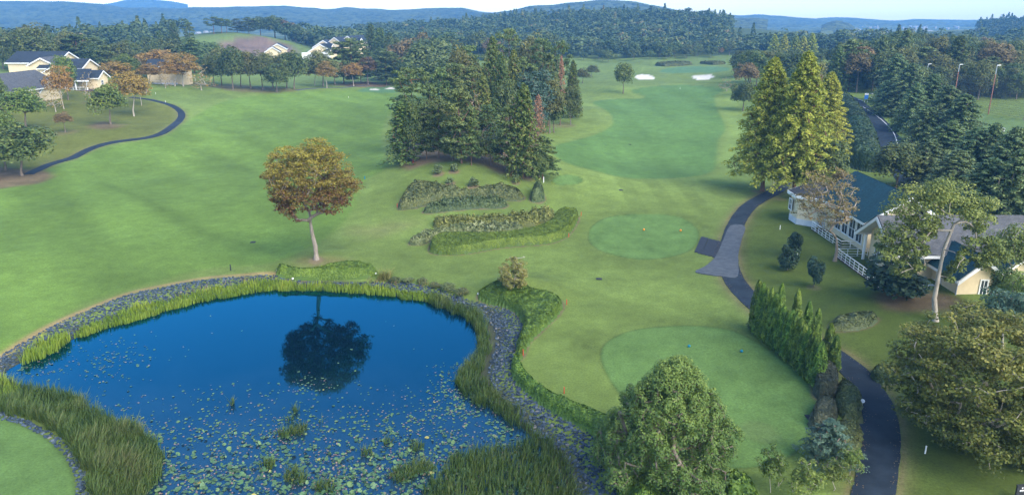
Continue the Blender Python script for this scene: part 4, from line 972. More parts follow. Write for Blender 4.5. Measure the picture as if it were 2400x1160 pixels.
def listed_trees():
    T = tree
    g = 'trees of the grove on the mound'
    for a in [
        ('cedar', 944, 240, 384, None, 84, 'darkest spreading conifer at the left edge of the mound grove'),
        ('broad', 972, 231, 379, None, 62, 'dark conifer second from the left edge of the mound grove'),
        ('pine', 1000, 247, 373, None, 56, 'leaning pine with yellow tinted top at the front of the grove'),
        ('pine', 1029, 236, 371, None, 58, 'red trunked pine beside the leaning yellow topped pine'),
        ('pine', 1082, 212, 383, None, 92, 'widest bright green pine at the front of the mound grove'),
        ('pine', 1105, 256, 388, None, 46, 'slim pale trunked young pine on the bare mound crest'),
        ('bare', 1150, 268, 388, None, 62, 'leafless purple twiggy thicket in the middle of the grove front'),
        ('bare', 1168, 285, 392, None, 40, 'smaller leafless twiggy bush right of the purple thicket'),
        ('pine', 1192, 252, 406, None, 72, 'tiered pine right of the leafless thicket'),
        ('brightcedar', 1226, 201, 417, None, 84, 'tall yellow green cedar at the front right of the grove'),
        ('pine', 1272, 322, 420, None, 66, 'crooked red trunked pine at the right foot of the grove'),
        ('broad', 1264, 352, 424, None, 44, 'low bushy tree under the crooked pine'),
        ('broad', 1337, 200, 293, None, 50, 'dark broadleaf standing clear on the right edge of the grove'),
        ('spread_pine', 962, 164, None, 150, 98, 'spreading flat topped pine leaning out left above the grove'),
        ('cedar', 1154, 88, None, 178, 62, 'tallest dark cedar in the middle of the grove'),
        ('cedar', 1174, 128, None, 168, 52, 'pointed cedar just right of the tallest cedar'),
        ('brightcedar', 1204, 121, None, 176, 56, 'lighter pointed cedar right of the tall cedar pair'),
        ('brightcedar', 1131, 178, None, 154, 56, 'bright green pointed cedar in the middle of the grove'),
        ('olive', 1079, 110, None, 190, 84, 'large rounded green tree behind the middle of the grove'),
        ('pine', 1064, 152, None, 172, 66, 'pine in front of the large rounded tree'),
        ('pine', 1034, 166, None, 166, 56, 'grey green pine behind the spreading pine'),
        ('olive', 1120, 148, None, 186, 60, 'green broadleaf left of the tallest cedar'),
        ('spread_pine', 1196, 72, None, 236, 60, 'high pine crown behind the tallest cedar'),
        ('olive', 1250, 84, None, 232, 84, 'broad pale green crown behind the right of the grove'),
        ('spread_pine', 1274, 95, None, 222, 52, 'flat topped pine behind the grey green tree'),
        ('spread_pine', 1316, 99, None, 216, 48, 'dark layered pine at the right back of the grove'),
        ('paleleaf', 1250, 162, None, 172, 98, 'wide grey green broadleaf on the right of the grove'),
        ('paleleaf', 1248, 238, None, 160, 76, 'lower grey green broadleaf behind the yellow green cedar'),
        ('pine', 1287, 130, None, 190, 60, 'tall pine left of the dead orange conifer'),
        ('rust_con', 1316, 133, None, 192, 26, 'dead orange conifer on the right of the grove'),
        ('rust_con', 1262, 224, None, 146, 36, 'browned orange conifer behind the yellow green cedar'),
        ('brightcedar', 1344, 144, None, 204, 42, 'yellow green conifer at the right edge of the grove'),
        ('twig', 1110, 198, None, 150, 46, 'pinkish leafless tree among the pines of the grove'),
        ('bare', 1196, 222, None, 150, 50, 'purple leafless tree behind the yellow green cedar'),
        ('pine', 1074, 190, None, 152, 56, 'pine behind the widest bright green pine'),
        ('cedar', 1010, 200, None, 156, 56, 'dark conifer below the spreading pine'),
        ('cedar', 1160, 232, None, 148, 50, 'shaded conifer behind the leafless thicket'),
        ('olive', 1215, 160, None, 182, 60, 'green broadleaf between the pointed cedars and grey green tree'),
        ('broad', 1300, 215, None, 178, 62, 'dark broadleaf behind the standing clear broadleaf'),
        ('olive', 1160, 118, None, 208, 70, 'rounded crown behind the tall cedar pair'),
        ('pine', 1100, 112, None, 210, 56, 'pine behind the large rounded green tree'),
        ('broad', 1150, 318, 384, None, 78, 'dark undergrowth tree behind the leafless thicket'),
        ('broad', 1060, 330, 377, None, 60, 'low dark undergrowth tree among the front pine trunks'),
        ('olive', 1050, 240, None, 140, 70, 'yellowish broadleaf between the front pines of the grove'),
        ('pine', 1140, 250, None, 142, 60, 'full pine behind the leafless thicket'),
        ('broad', 1190, 180, None, 158, 66, 'rounded dark crown between the pointed cedars'),
        ('pine', 1104, 160, None, 168, 64, 'full crowned pine in the heart of the grove'),
        ('olive', 1020, 240, None, 146, 60, 'pale broadleaf behind the leaning pine'),
        ('olive', 1290, 180, None, 176, 74, 'grey green crown left of the standing clear broadleaf'),
        ('pine', 1226, 140, None, 186, 62, 'pine crown behind the lighter pointed cedar'),
        ('broad', 1014, 130, None, 262, 96, 'dark broad tree beyond the left shoulder of the grove'),
    ]: T(a[0], a[1], a[2], base=a[3], D=a[4], w=a[5], label=a[6], group=g)
    g = 'trees along the left edge'
    for a in [
        ('broad', 52, 285, 412, None, 150, 'big dark evergreen nearest the cart path on the left edge'),
        ('bright', 12, 262, 400, None, 90, 'dark green tree cut by the left edge behind the big evergreen'),
        ('bright', 62, 204, 302, None, 96, 'mid green tree between the left cottage and the big evergreen'),
        ('bright', -4, 176, 285, None, 60, 'yellow green tree cut by the left frame edge'),
        ('rust', 153, 261, 311, None, 44, 'small red brown tree on the left lawn'),
        ('bright', 260, 196, 292, None, 80, 'round bright green tree with bare soil under it on the left lawn'),
        ('twig', 131, 180, 263, None, 56, 'leafless pale tree right of the left cottage'),
        ('gold', 150, 152, 256, None, 66, 'golden tree between the cottage and the yellow house'),
        ('bright', 160, 131, 235, None, 52, 'dark green tree behind the golden tree by the yellow house'),
        ('twig', 213, 160, 239, None, 44, 'bare pale trunked tree before the yellow house window'),
        ('gold', 314, 160, 273, None, 92, 'large golden tree right of the round bright green tree'),
        ('gold', 268, 142, None, 262, 76, 'golden tree beside the right corner of the yellow house'),
        ('bright', 291, 126, None, 268, 56, 'dark green tree with golden lower leaves behind the golden trees'),
        ('gold', 332, 178, 248, None, 46, 'thin golden tree near the end of the cart path'),
        ('gold', 376, 111, 187, None, 104, 'tall golden tree before the half hidden cottage'),
        ('gold', 430, 122, 203, None, 88, 'golden tree right of the half hidden cottage'),
        ('gold', 345, 148, None, 270, 70, 'golden tree left of the half hidden cottage'),
        ('gold', 402, 138, None, 268, 80, 'golden tree in front of the half hidden cottage wall'),
        ('twig', 472, 150, 212, None, 72, 'sparse white trunked tree at the left of the dark oak row'),
        ('twig', 388, 158, 207, None, 36, 'thin bare tree below the half hidden cottage'),
    ]: T(a[0], a[1], a[2], base=a[3], D=a[4], w=a[5], label=a[6], group=g)
    g = 'row of trees at the end of the left fairway'
    for a in [
        ('broad', 501, 128, 203, None, 56, 'first dark oak at the left of the fairway end row'),
        ('olive', 520, 110, 201, None, 56, 'second dark oak from the left of the fairway end row'),
        ('broad', 546, 105, 209, None, 70, 'biggest dark oak at the left of the fairway end row'),
        ('broad', 565, 116, 203, None, 60, 'dark oak behind and right of the biggest oak'),
        ('olive', 588, 118, 208, None, 62, 'yellow green oak in the middle of the oak row'),
        ('olive', 617, 122, 211, None, 60, 'dark oak right of the yellow green oak'),
        ('broad', 649, 146, 216, None, 64, 'lowest nearest dark oak of the fairway end row'),
        ('broad', 640, 122, 206, None, 62, 'dark oak behind the lowest nearest oak'),
        ('olive', 672, 120, 207, None, 62, 'dark oak left of the last big oak'),
        ('broad', 690, 116, 209, None, 70, 'last big dark oak at the right of the oak row'),
        ('gold', 738, 144, 201, None, 46, 'gold tinted tree left of the lodge gables'),
        ('gold', 766, 142, 207, None, 54, 'pale trunked gold tree below the lodge gables'),
        ('olive', 757, 116, 203, None, 76, 'green tree hiding the foot of the lodge'),
        ('rust', 786, 140, 200, None, 46, 'rusty tree right of the pale trunked gold tree'),
        ('pine', 806, 100, 196, None, 62, 'dark pine right of the lodge gables'),
        ('gold', 829, 143, 203, None, 52, 'pale trunked tree with thin gold leaves on the soil mound'),
        ('pine', 828, 95, 198, None, 60, 'tall pine with two trunks on the soil mound'),
        ('pine', 846, 98, 193, None, 56, 'pine at the top of the soil mound'),
        ('rust', 863, 130, 199, None, 56, 'brownish thin crowned tree on the soil mound'),
        ('pine', 895, 116, 190, None, 54, 'slender pine right of the soil mound'),
        ('pine', 906, 122, 199, None, 52, 'rightmost leaning pine of the fairway end row'),
        ('pine', 922, 128, 194, None, 44, 'dark pine beyond the rightmost leaning pine'),
        ('cedar', 868, 58, None, 420, 46, 'pointed dark conifer right of the lodge roofs'),
        ('cedar', 890, 66, None, 410, 50, 'second dark conifer right of the lodge roofs'),
        ('cedar', 912, 78, None, 400, 44, 'third dark conifer right of the lodge roofs'),
        ('broad', 925, 84, None, 390, 48, 'round dark tree right of the lodge conifers'),
    ]: T(a[0], a[1], a[2], base=a[3], D=a[4], w=a[5], label=a[6], group=g)
    g = 'trees crowning the brown hill'
    for a in [
        ('spread_pine', 497, 41, None, 540, 38, 'leftmost flat topped pine on the brown hill'),
        ('spread_pine', 516, 44, None, 545, 36, 'second flat topped pine on the brown hill'),
        ('spread_pine', 528, 46, None, 548, 26, 'thin pine between the brown hill pines'),
        ('pine', 553, 45, None, 560, 36, 'pine in the middle of the brown hill top'),
        ('pine', 580, 42, None, 565, 36, 'pine left of the big rounded trees on the hill'),
        ('broad', 606, 38, None, 570, 48, 'rounded tree left of the hill top oak'),
        ('broad', 640, 35, None, 572, 62, 'largest rounded oak on the brown hill top'),
        ('rust', 664, 44, None, 572, 52, 'brown tinted oak on the brown hill'),
        ('broad', 690, 56, None, 570, 44, 'dark oak on the right slope of the brown hill'),
        ('broad', 715, 76, None, 560, 40, 'low dark tree at the right foot of the brown hill'),
        ('pine', 440, 55, None, 470, 28, 'slender pine left of the brown hill'),
        ('cedar', 405, 52, None, 440, 34, 'pointed conifer left of the slender hill pine'),
        ('cedar', 372, 72, None, 420, 34, 'dark conifer left of the pointed conifer'),
        ('bright', 460, 104, None, 430, 24, 'small round tree on the grass below the brown hill'),
        ('bright', 492, 98, None, 430, 44, 'green tree on the grass below the brown hill'),
    ]: T(a[0], a[1], a[2], base=a[3], D=a[4], w=a[5], label=a[6], group=g)
    g = 'trees along the right of the far fairway'
    for a in [
        ('meta', 1786, 140, 448, None, 160, 'left of the two tall yellow green redwoods by the cart path'),
        ('meta', 1858, 126, 466, None, 168, 'tallest yellow green redwood with the cart path behind its trunk'),
        ('meta', 1950, 172, None, 140, 122, 'yellow green redwood behind the tallest redwood, nearest the road'),
        ('broad', 1938, 316, None, 116, 120, 'dark olive tree behind the roof of the lodge'),
        ('broad', 1892, 344, None, 118, 74, 'dark tree between the tallest redwood and the lodge'),
        ('rust', 1975, 395, None, 104, 60, 'rusty tree touching the left end of the lodge roof'),
        ('broad', 1741, 190, 260, None, 62, 'dark round tree overhanging the far fairway'),
        ('rust', 1746, 142, 225, None, 62, 'orange brown tree above the dark round tree'),
        ('twig', 1703, 180, 214, None, 46, 'leaning bare tree at the right edge of the far fairway'),
        ('olive', 1920, 140, None, 205, 66, 'green topped tree behind the third redwood'),
        ('rust', 1906, 152, None, 200, 66, 'orange brown tree behind the third redwood'),
        ('olive', 1892, 200, None, 160, 62, 'green tree between the second and third redwoods'),
        ('broad', 1765, 120, None, 300, 60, 'dark tree behind the orange brown tree'),
        ('broad', 1740, 116, None, 330, 50, 'dark tree at the far right corner of the fairway'),
        ('olive', 1800, 116, None, 300, 56, 'olive tree behind the redwood tops'),
        ('broad', 1830, 122, None, 280, 56, 'dark broadleaf behind the redwood tops'),
        ('broad', 1880, 150, None, 230, 70, 'dark broadleaf left of the orange brown tree'),
        ('broad', 2097, 331, 442, None, 132, 'round olive tree standing against the road'),
        ('bright', 1460, 148, 220, None, 46, 'lone tree standing on the far fairway'),
        ('olive', 1365, 160, 196, None, 34, 'small tree at the left edge of the far fairway'),
        ('olive', 1388, 152, 182, None, 30, 'smaller tree beyond the far fairway edge tree'),
    ]: T(a[0], a[1], a[2], base=a[3], D=a[4], w=a[5], label=a[6], group=g)
    g = 'pointed golden redwoods in the distance'
    for px, top, lb in [(1817, 82, 'leftmost of the five distant golden redwoods'), (1840, 83, 'second of the five distant golden redwoods'), (1867, 85, 'middle of the five distant golden redwoods'),
                        (1885, 87, 'fourth of the five distant golden redwoods'), (1905, 79, 'rightmost and tallest of the distant golden redwoods')]:
        T('metafar', px, top, D=430, w=30, label=lb, group=g)
    g = 'conifers between the road and the range'
    for a in [
        ('deodar', 2106, 128, None, 232, 96, 'high layered conifer beside the far road bend'),
        ('deodar', 2140, 150, None, 214, 100, 'layered conifer second from the road bend'),
        ('deodar', 2082, 190, None, 218, 66, 'dark conifer overhanging the blue roadside sign'),
        ('deodar', 2150, 196, None, 186, 84, 'conifer rising behind the road in the middle of the belt'),
        ('deodar', 2190, 176, None, 190, 100, 'tall pale tipped conifer left of the range poles'),
        ('deodar', 2228, 202, None, 172, 124, 'wide conifer left of the second range pole'),
        ('deodar', 2266, 222, None, 152, 140, 'wide pale tipped conifer before the range poles'),
        ('deodar', 2180, 252, None, 156, 124, 'dark conifer on the inside of the road'),
        ('deodar', 2130, 246, None, 196, 66, 'low conifer at the right verge of the road'),
        ('deodar', 2232, 285, None, 136, 140, 'dark conifer in the middle of the belt behind the lodge'),
        ('deodar', 2296, 300, None, 124, 130, 'conifer at the near end of the belt left of the range lawn'),
        ('deodar', 2338, 290, None, 122, 100, 'pale tipped conifer in front of the range lawn'),
        ('deodar', 2388, 300, None, 116, 150, 'conifer cut by the right edge before the range lawn'),
        ('deodar', 2184, 330, None, 124, 120, 'shaded conifer behind the round olive tree'),
        ('deodar', 2250, 352, None, 112, 150, 'lowest dark conifer behind the lodge roof'),
        ('deodar', 2330, 372, None, 102, 170, 'large dark conifer behind the right end of the lodge'),
        ('deodar', 2404, 350, None, 98, 160, 'dark conifer behind the lodge cut by the right edge'),
        ('deodar', 2210, 420, None, 104, 66, 'small shaded conifer behind the umbrella tree'),
        ('brightcedar', 2266, 490, None, 90, 60, 'bright green bush tree behind the grey roof'),
        ('brightcedar', 2370, 505, None, 86, 60, 'bright green bush tree right of the grey roof'),
    ]: T(a[0], a[1], a[2], base=a[3], D=a[4], w=a[5], label=a[6], group=g)
    g = 'trees around the right of the lodge'
    for a in [
        ('umb2', 2385, 528, None, 70, 110, 'green tufted tree at the right of the lodge roof'),
        ('umb2', 2396, 640, None, 62, 90, 'green tree cut by the right edge beside the lodge window'),
        ('paleleaf', 2378, 676, None, 57, 130, 'blue green tree in front of the right end of the lodge'),
        ('broad', 2368, 622, None, 66, 80, 'dark tree beside the white window of the lodge'),
    ]: T(a[0], a[1], a[2], base=a[3], D=a[4], w=a[5], label=a[6], group=g)
    # near right small trees
    for a in [
        ('small', 1806, 1052, 1152, None, 78, 'young dark tree at the bottom near the tee'),
        ('small', 1882, 1086, 1178, None, 92, 'young pale tree at the bottom right of the dark young tree'),
        ('small', 1952, 1078, 1148, None, 66, 'young slim tree beside the near cart path'),
        ('small', 1990, 1048, 1118, None, 52, 'young tree under the low pine by the cart path'),
    ]: T(a[0], a[1], a[2], base=a[3], D=a[4], w=a[5], label=a[6], group='young trees at the tee foot')
    T('bluepine', 1936, 986, base=1088, w=128, label='low blue green layered pine beside the near cart path')
    x, y = G(2092, 700); T('darkshrub', 2096, 592, base=700, w=130, label='large nearly black evergreen in front of the lodge deck')
    for a in [(1862, 541, 600, 36, 'upper dark evergreen of the pair on the lodge lawn'), (1846, 574, 633, 44, 'lower dark evergreen of the pair on the lodge lawn'), (1907, 602, 672, 44, 'single dark evergreen on the lodge lawn left of the deck')]:
        T('darkshrub', a[0], a[1], base=a[2], w=a[3], label=a[4], group='dark evergreens on the lodge lawn')
    for a in [(1027, 386, 408, 26, 'topmost left young shrub on the mound'), (1064, 383, 402, 22, 'topmost right young shrub on the mound'), (1055, 416, 430, 20, 'lower left young shrub on the mound above the azaleas'),
              (1109, 416, 438, 26, 'lower middle young shrub on the mound above the azaleas'), (1209, 408, 427, 20, 'young shrub below the crooked pine')]:
        T('lshrub', a[0], a[1], base=a[2], w=a[3], label=a[4], group='young shrubs on the mound')

def cypress_row():
    fr = Gs(np.stack([np.linspace(1768, 1914, 16), np.interp(np.linspace(0, 1, 16), [0, .5, 1], [776, 838, 905])], 1))
    for k, (x, y) in enumerate(fr):
        t = k/15; where = 'at the far end' if k < 5 else ('in the middle' if k < 11 else 'at the near end')
        lb = f'clipped pointed cypress {where} of the front hedge row by the tee'
        if k == 0: lb = 'first pointed cypress at the far end of the tee hedge'
        if k == 15: lb = 'last pointed cypress at the near end of the front row beside the dark hedge'
        put('cypress', 'cypress_tree', 'cypress', (x, y, hz(x, y)), 5.0-1.0*t+.35*rng.normal()*.6, 1.28+.12*rng.random(), lb, 'pointed cypresses beside the near tee')
    for k, (px, py, ht, lb) in enumerate([(1822, 772, 4.6, 'pointed cypress in the back row behind the far end'), (1860, 786, 4.5, 'pointed cypress in the back row showing its tip in the middle'), (1886, 806, 4.1, 'twin tipped back row cypress before the path'),
                                          (1907, 822, 4.0, 'back row cypress standing out against the lodge lawn'), (1937, 846, 3.5, 'dark back row cypress second from the near end'), (1951, 868, 3.2, 'rightmost cypress beside the bend of the cart path')]):
        x, y = G(px, py); put('cypress', 'cypress_tree', 'cypress', (x, y, hz(x, y)), ht, 1.15, lb, 'pointed cypresses beside the near tee')

def blocked(x, y):
    p = np.array([[x, y]])
    for k in ('far_fairway', 'left_fairway', 'green_far', 'green_left', 'range_lawn', 'brown_hill'):
        if sdf(p, Z[k], 12.)[0] < 3.5: return True
    if dist_line(p, ROAD)[0] < 6.5 or dist_line(p, CART)[0] < 4: return True
    for bx0, by0, bx1, by1 in KEEP:
        if bx0 < x < bx1 and by0 < y < by1: return True
    return False
KEEP = [(-176, 190, -128, 300), (-128, 250, -100, 300), (-165, 425, -75, 520), (-36, 200, 40, 470)]
PLACED = []

def wood(pxpoly, n, kinds, hts, dr, label, group, sp=5.5, far=False, wide=.74):
    """trees of one wood: their tops lie inside this outline in the photo, each on its own spot of ground"""
    poly = np.array(pxpoly, float); lo, hi = poly.min(0), poly.max(0); got = 0; tries = 0
    names = [k for k, _ in kinds]; pr = np.array([w for _, w in kinds], float); pr /= pr.sum()
    while got < n and tries < n*30:
        tries += 1
        p = lo+(hi-lo)*rng.random(2)
        if sdf(p[None], poly)[0] > 0: continue
        k = names[rng.choice(len(names), p=pr)]; y = dr[0]+(dr[1]-dr[0])*rng.random(); x = xat(p[0], p[1], y); ht = ztop(p[0], p[1], y)-hz(x, y)+.2
        if ht < hts[0]*.62 or ht > hts[1]*1.25 or blocked(x, y): continue
        if PLACED and np.min(np.hypot(np.array(PLACED)[:, 0]-x, np.array(PLACED)[:, 1]-y)) < sp: continue
        PLACED.append((x, y)); got += 1
        nm, cat = KINDS[k]; w = max(ht, 9)*wide*(.9+.45*rng.random())*(.62 if k in ('cedar', 'fcon', 'deodar') else 1)
        lb = label.format(kind={'cedar': 'pointed dark conifer', 'fcon': 'pointed dark conifer', 'pine': 'loose crowned pine', 'spread_pine': 'flat topped pine', 'deodar': 'layered conifer', 'broad': 'rounded dark tree', 'fbroad': 'rounded dark tree',
                                  'olive': 'rounded olive tree', 'rust': 'rusty brown tree', 'frust': 'rusty brown tree', 'gold': 'golden tree', 'bright': 'bright green tree'}[k])
        put(k, nm, cat, (x, y, hz(x, y)-.2), ht, w, lb, group+' ('+lb.split(' in ')[0].split(' of ')[0]+')')

def woods():
    wood([(-30, 62), (60, 56), (130, 62), (210, 84), (300, 92), (330, 118), (300, 130), (235, 112), (80, 112), (70, 140), (-30, 160)], 52, [('pine', 3), ('broad', 3), ('rust', .5), ('olive', 2)], (11, 17), (296, 430), '{kind} in the wood behind the left houses', 'wood behind the left houses', 5.2)
    wood([(250, 82), (420, 82), (480, 98), (480, 112), (300, 120)], 22, [('fbroad', 4), ('cedar', .7), ('pine', 1.5)], (9, 14), (330, 450), '{kind} in the dark belt right of the left houses', 'dark belt beyond the left houses', 6)
    wood([(930, 92), (990, 74), (1080, 74), (1250, 66), (1330, 84), (1340, 92), (1100, 112), (960, 110)], 34, [('fbroad', 5), ('fcon', .8), ('frust', .4), ('pine', 1.2), ('olive', 1)], (10, 17), (290, 520), '{kind} in the woods beyond the grove', 'woods beyond the grove', 7)
    wood([(1360, 118), (1420, 104), (1480, 96), (1560, 92), (1640, 92), (1720, 96), (1720, 108), (1600, 112), (1480, 122), (1400, 140), (1360, 150)], 36, [('fbroad', 4), ('broad', 2), ('frust', .7), ('fcon', .7)], (9, 15), (478, 580), '{kind} in the edge of the woods behind the far green', 'wood edge behind the far green', 7)
    wood([(1950, 110), (1985, 92), (2060, 82), (2130, 66), (2210, 78), (2300, 84), (2400, 92), (2420, 160), (2250, 170), (2150, 150), (2060, 160), (1960, 190)], 120, [('broad', 3), ('olive', 1.5), ('cedar', .8), ('deodar', 1.5), ('pine', 1), ('rust', .2)], (11, 18), (255, 440), '{kind} in the wooded slope above the road', 'wooded slope above the road', 6)
    wood([(2150, 150), (2300, 140), (2430, 140), (2430, 240), (2330, 236), (2200, 215)], 120, [('broad', 3), ('olive', 1), ('deodar', 1.5), ('rust', .2)], (6.5, 14), (234, 330), '{kind} in the wood behind the range poles', 'wood behind the range poles', 4.2)
    wood([(1975, 150), (2060, 150), (2090, 200), (2010, 215), (1980, 200)], 24, [('broad', 3), ('deodar', 1)], (8, 14), (262, 330), '{kind} in the bend of the road', 'trees in the bend of the road', 5)
    wood([(1745, 110), (1940, 112), (1950, 132), (1900, 130), (1760, 122)], 18, [('broad', 3), ('fbroad', 2), ('olive', 1), ('frust', .5)], (8, 14), (260, 430), '{kind} in the trees below the distant golden redwoods', 'trees below the distant redwoods', 6)

def far_woods():
    """the wooded country that reads as one mass: thousands of small crowns in one object per hillside"""
    def protoc(kind):
        if kind == 'b':
            C = dome(13, 3.6, 6.5, 4, 3.5, .55); P, Nm, lr, pr = cloud(C, np.full((13, 3), 1.9), 16, rnd=.5, inner=.7, low=-.2, up=.5)
            V, Q = leaf_quads(P, Nm, 1.25*(.7+.6*rng.random(len(P))), 1.5); return V, Q, np.repeat(np.clip(.1+.5*lr+.3*pr, 0, 1), 4)
        n = 150; u = rng.random(n)**.8; az = rng.random(n)*6.28; r = 2.9*(1-u)**.8*(.85+.25*rng.random(n))
        P = np.stack([r*np.cos(az), r*np.sin(az), 1.5+u*12.5], 1); Nm = np.stack([np.cos(az), np.sin(az), np.full(n, .6)], 1)+rdirs(n)*.5
        V, Q = leaf_quads(P, Nm, 1.15*(.7+.6*rng.random(n)), 1.8); return V, Q, np.repeat(rng.random(n)*.7+.1, 4)
    pb = [protoc('b') for _ in range(4)]; pc = [protoc('c') for _ in range(4)]
    def mass(name, label, xr, yr, test, step, mat):
        xs = np.arange(xr[0], xr[1], step); ys = np.arange(yr[0], yr[1], step); X, Y = np.meshgrid(xs, ys)
        X = (X+(rng.random(X.shape)-.5)*step*.9).ravel(); Y = (Y+(rng.random(Y.shape)-.5)*step*.9).ravel()
        k = test(X, Y) & (np.abs(X) < Y*.74+30)
        for zk in ('green_far', 'far_fairway', 'brown_hill', 'left_fairway', 'green_left'): k &= sdf(np.stack([X, Y], 1), Z[zk], 20.) > 14
        for a in KEEP[:3]: k &= ~((X > a[0]) & (X < a[2]) & (Y > a[1]) & (Y < a[3]))
        if PLACED:
            pl = np.array(PLACED)
            for i in np.nonzero(k & (Y < 660))[0]:
                if np.min(np.hypot(pl[:, 0]-X[i], pl[:, 1]-Y[i])) < 6: k[i] = False
        X = X[k]; Y = Y[k]; zz = h(X, Y); VV = []; QQ = []; TT = []; o = 0
        con = fbm(X/90, Y/90, 61, 2)
        for x, y, z, cn in zip(X, Y, zz, con):
            V, Q, t = (pc if rng.random() < .04+.6*cn else pb)[rng.integers(4)]
            s = 1.0+.55*rng.random(); a = rng.random()*6.28; c, sn = math.cos(a)*s, math.sin(a)*s
            W = np.stack([V[:, 0]*c-V[:, 1]*sn+x, V[:, 0]*sn+V[:, 1]*c+y, V[:, 2]*s*(.62+.35*rng.random())+z], 1)
            VV.append(W); QQ.append(Q+o); o += len(V); TT.append(np.clip(t*.6+.45*rng.random()**1.5+.08*rng.normal(), 0, 1))
        me = mesh_np(name, np.concatenate(VV), np.concatenate(QQ), mat, tint=np.concatenate(TT)); props(link(name, me), label, None, None, 'stuff')
        return len(X)
    m = leafmat('mixed_wood', [(0, (.016, .030, .012)), (.45, (.036, .056, .018)), (.8, (.07, .088, .028)), (1, (.12, .085, .035))], .15)
    n = mass('woods', 'dark mixed wood covering the hill behind the far green', (-170, 620), (500, 1060), lambda x, y: (y > 505+.04*np.abs(x)) & ((x < .28*y) | (y < 600)), 9.0, m)
    n2 = mass('woods', 'dark mixed wood beyond the left houses and the lodge', (-560, -30), (430, 700), lambda x, y: ((x < -230) & (y > 430) & (y < 640) & ~((x > -270) & (y > 560))) | ((x > -160) & (y > 540) & (y < 620)) , 8.5, m)
    n3 = mass('woods', 'bluish wood on the right hand far hill', (520, 900), (760, 1200), lambda x, y: (x > .60*y), 10.0, m)
    print('far woods', n, n2, n3)
def build_hills():
    far_range('hills', [(-260, 8), (0, 5), (147, 6), (233, 11), (290, 19), (427, 22), (458, 19), (600, 17), (670, 14), (755, 23), (810, 19), (910, 25), (1000, 22), (1085, 21), (1124, 29), (1200, 33), (1300, 38)], 1500, 2250, seed=3)
    far_range('hills', [(1050, 44), (1160, 32), (1200, 27), (1240, 17), (1290, 14), (1340, 10), (1410, 2), (1450, 4), (1491, 7), (1540, 16), (1603, 29), (1660, 36), (1720, 42), (1800, 46)], 1150, 1750, seed=5)
    far_range('hills', [(1500, 40), (1640, 33), (1700, 37), (1790, 36), (1830, 38), (1870, 43), (1940, 48)], 2200, 2800, seed=8, nx=200)
    far_range('hills', [(1925, 62), (1940, 55), (1960, 51), (1990, 56), (2005, 66)], 1300, 1600, seed=9, nx=60)
    far_range('hills', [(1880, 48), (1960, 41), (2010, 44), (2100, 49), (2180, 46), (2260, 49), (2400, 45), (2600, 40)], 2300, 3000, seed=10, nx=240)
    far_range('hills', [(230, 12), (300, 2), (340, -1), (400, 5), (440, 12)], 2900, 3500, seed=12, nx=80)
# ------------------------------------------------------------------ buildings and small things
def slab(name, root, quad, thick, mat, off=0.):
    """a roof plane: eave-left, eave-right, ridge-right, ridge-left; UVs in metres along the courses"""
    q = [np.array(p, float) for p in quad]; n = np.cross(q[1]-q[0], q[3]-q[0]); n /= np.linalg.norm(n)
    if n[2] < 0: n = -n
    top = [p+n*off for p in q]; bot = [p+n*(off-thick) for p in q]
    V = top+bot; Fs = [[0, 1, 2, 3], [7, 6, 5, 4], [0, 4, 5, 1], [1, 5, 6, 2], [2, 6, 7, 3], [3, 7, 4, 0]]
    me = bpy.data.meshes.new(name); me.from_pydata([tuple(v) for v in V], [], Fs); me.materials.append(mat)
    u = (q[1]-q[0])/np.linalg.norm(q[1]-q[0]); v = np.cross(n, u)
    uv = me.uv_layers.new(name='UVMap')
    for lp in me.loops:
        c = np.array(me.vertices[lp.vertex_index].co); uv.data[lp.index].uv = (float(c@u), float(c@v))
    import bmesh
    bm = bmesh.new(); bm.from_mesh(me); bmesh.ops.recalc_face_normals(bm, faces=bm.faces); bm.to_mesh(me); bm.free()
    return link(name, me, root)

def gable(root, org, n, span, length, ze, zr, z0, wall, roof, over=.7, eave=.6, fascia=True, hipback=False, plinth=0.):
    """a gabled block in the root's space: its front gable at org faces n, the ridge runs back from it"""
    n = np.array((*n, 0.)); n /= np.linalg.norm(n); t = np.array((-n[1], n[0], 0.)); o = np.array((*org, 0.)); zv = np.array((0, 0, 1.))
    hs = span/2; back = o-n*length
    mb = MB(); mb.prism([o-t*hs+zv*z0, o+t*hs+zv*z0, o+t*hs+zv*ze, o+zv*(zr-.05), o-t*hs+zv*ze], -n*length); mb.build('wall', wall, root)
    sl = (zr-ze)/hs
    f0 = o+n*over; b0 = back-n*(over if not hipback else -hs*.7)
    for s in (-1, 1):
        el = lambda q: q+t*s*(hs+eave)+zv*(ze-sl*eave)
        bk = back-n*over
        slab('roof', root, [el(f0), el(bk), b0+zv*zr, f0+zv*zr], .14, roof, .20)
        slab('soffit', root, [el(f0)-n*.05, el(bk)+n*.05, b0+zv*zr+n*.05, f0+zv*zr-n*.05], .06, M['white'], .055)
        mb = MB(); a = el(f0)+zv*.02; b = f0+zv*(zr+.02); mb.prism([a, b, b-zv*.42, a-zv*.42], n*.09)
        if not hipback: a2 = el(bk)+zv*.02; b2 = bk+zv*(zr+.02); mb.prism([a2, b2, b2-zv*.42, a2-zv*.42], -n*.09)
        a = el(f0)+t*s*.003; b = el(bk)+t*s*.003; mb.prism([a+zv*.1, b+zv*.1, b-zv*.22, a-zv*.22], t*s*.08)
        mb.build('fascia', M['white'], root)
    if plinth:
        mb = MB(); e = .03; mb.prism([o-t*(hs+e)+n*e+zv*(z0-.3), o+t*(hs+e)+n*e+zv*(z0-.3), o+t*(hs+e)-n*(length+e)+zv*(z0-.3), o-t*(hs+e)-n*(length+e)+zv*(z0-.3)], (0, 0, plinth+.3)); mb.build('plinth', M['base'], root)

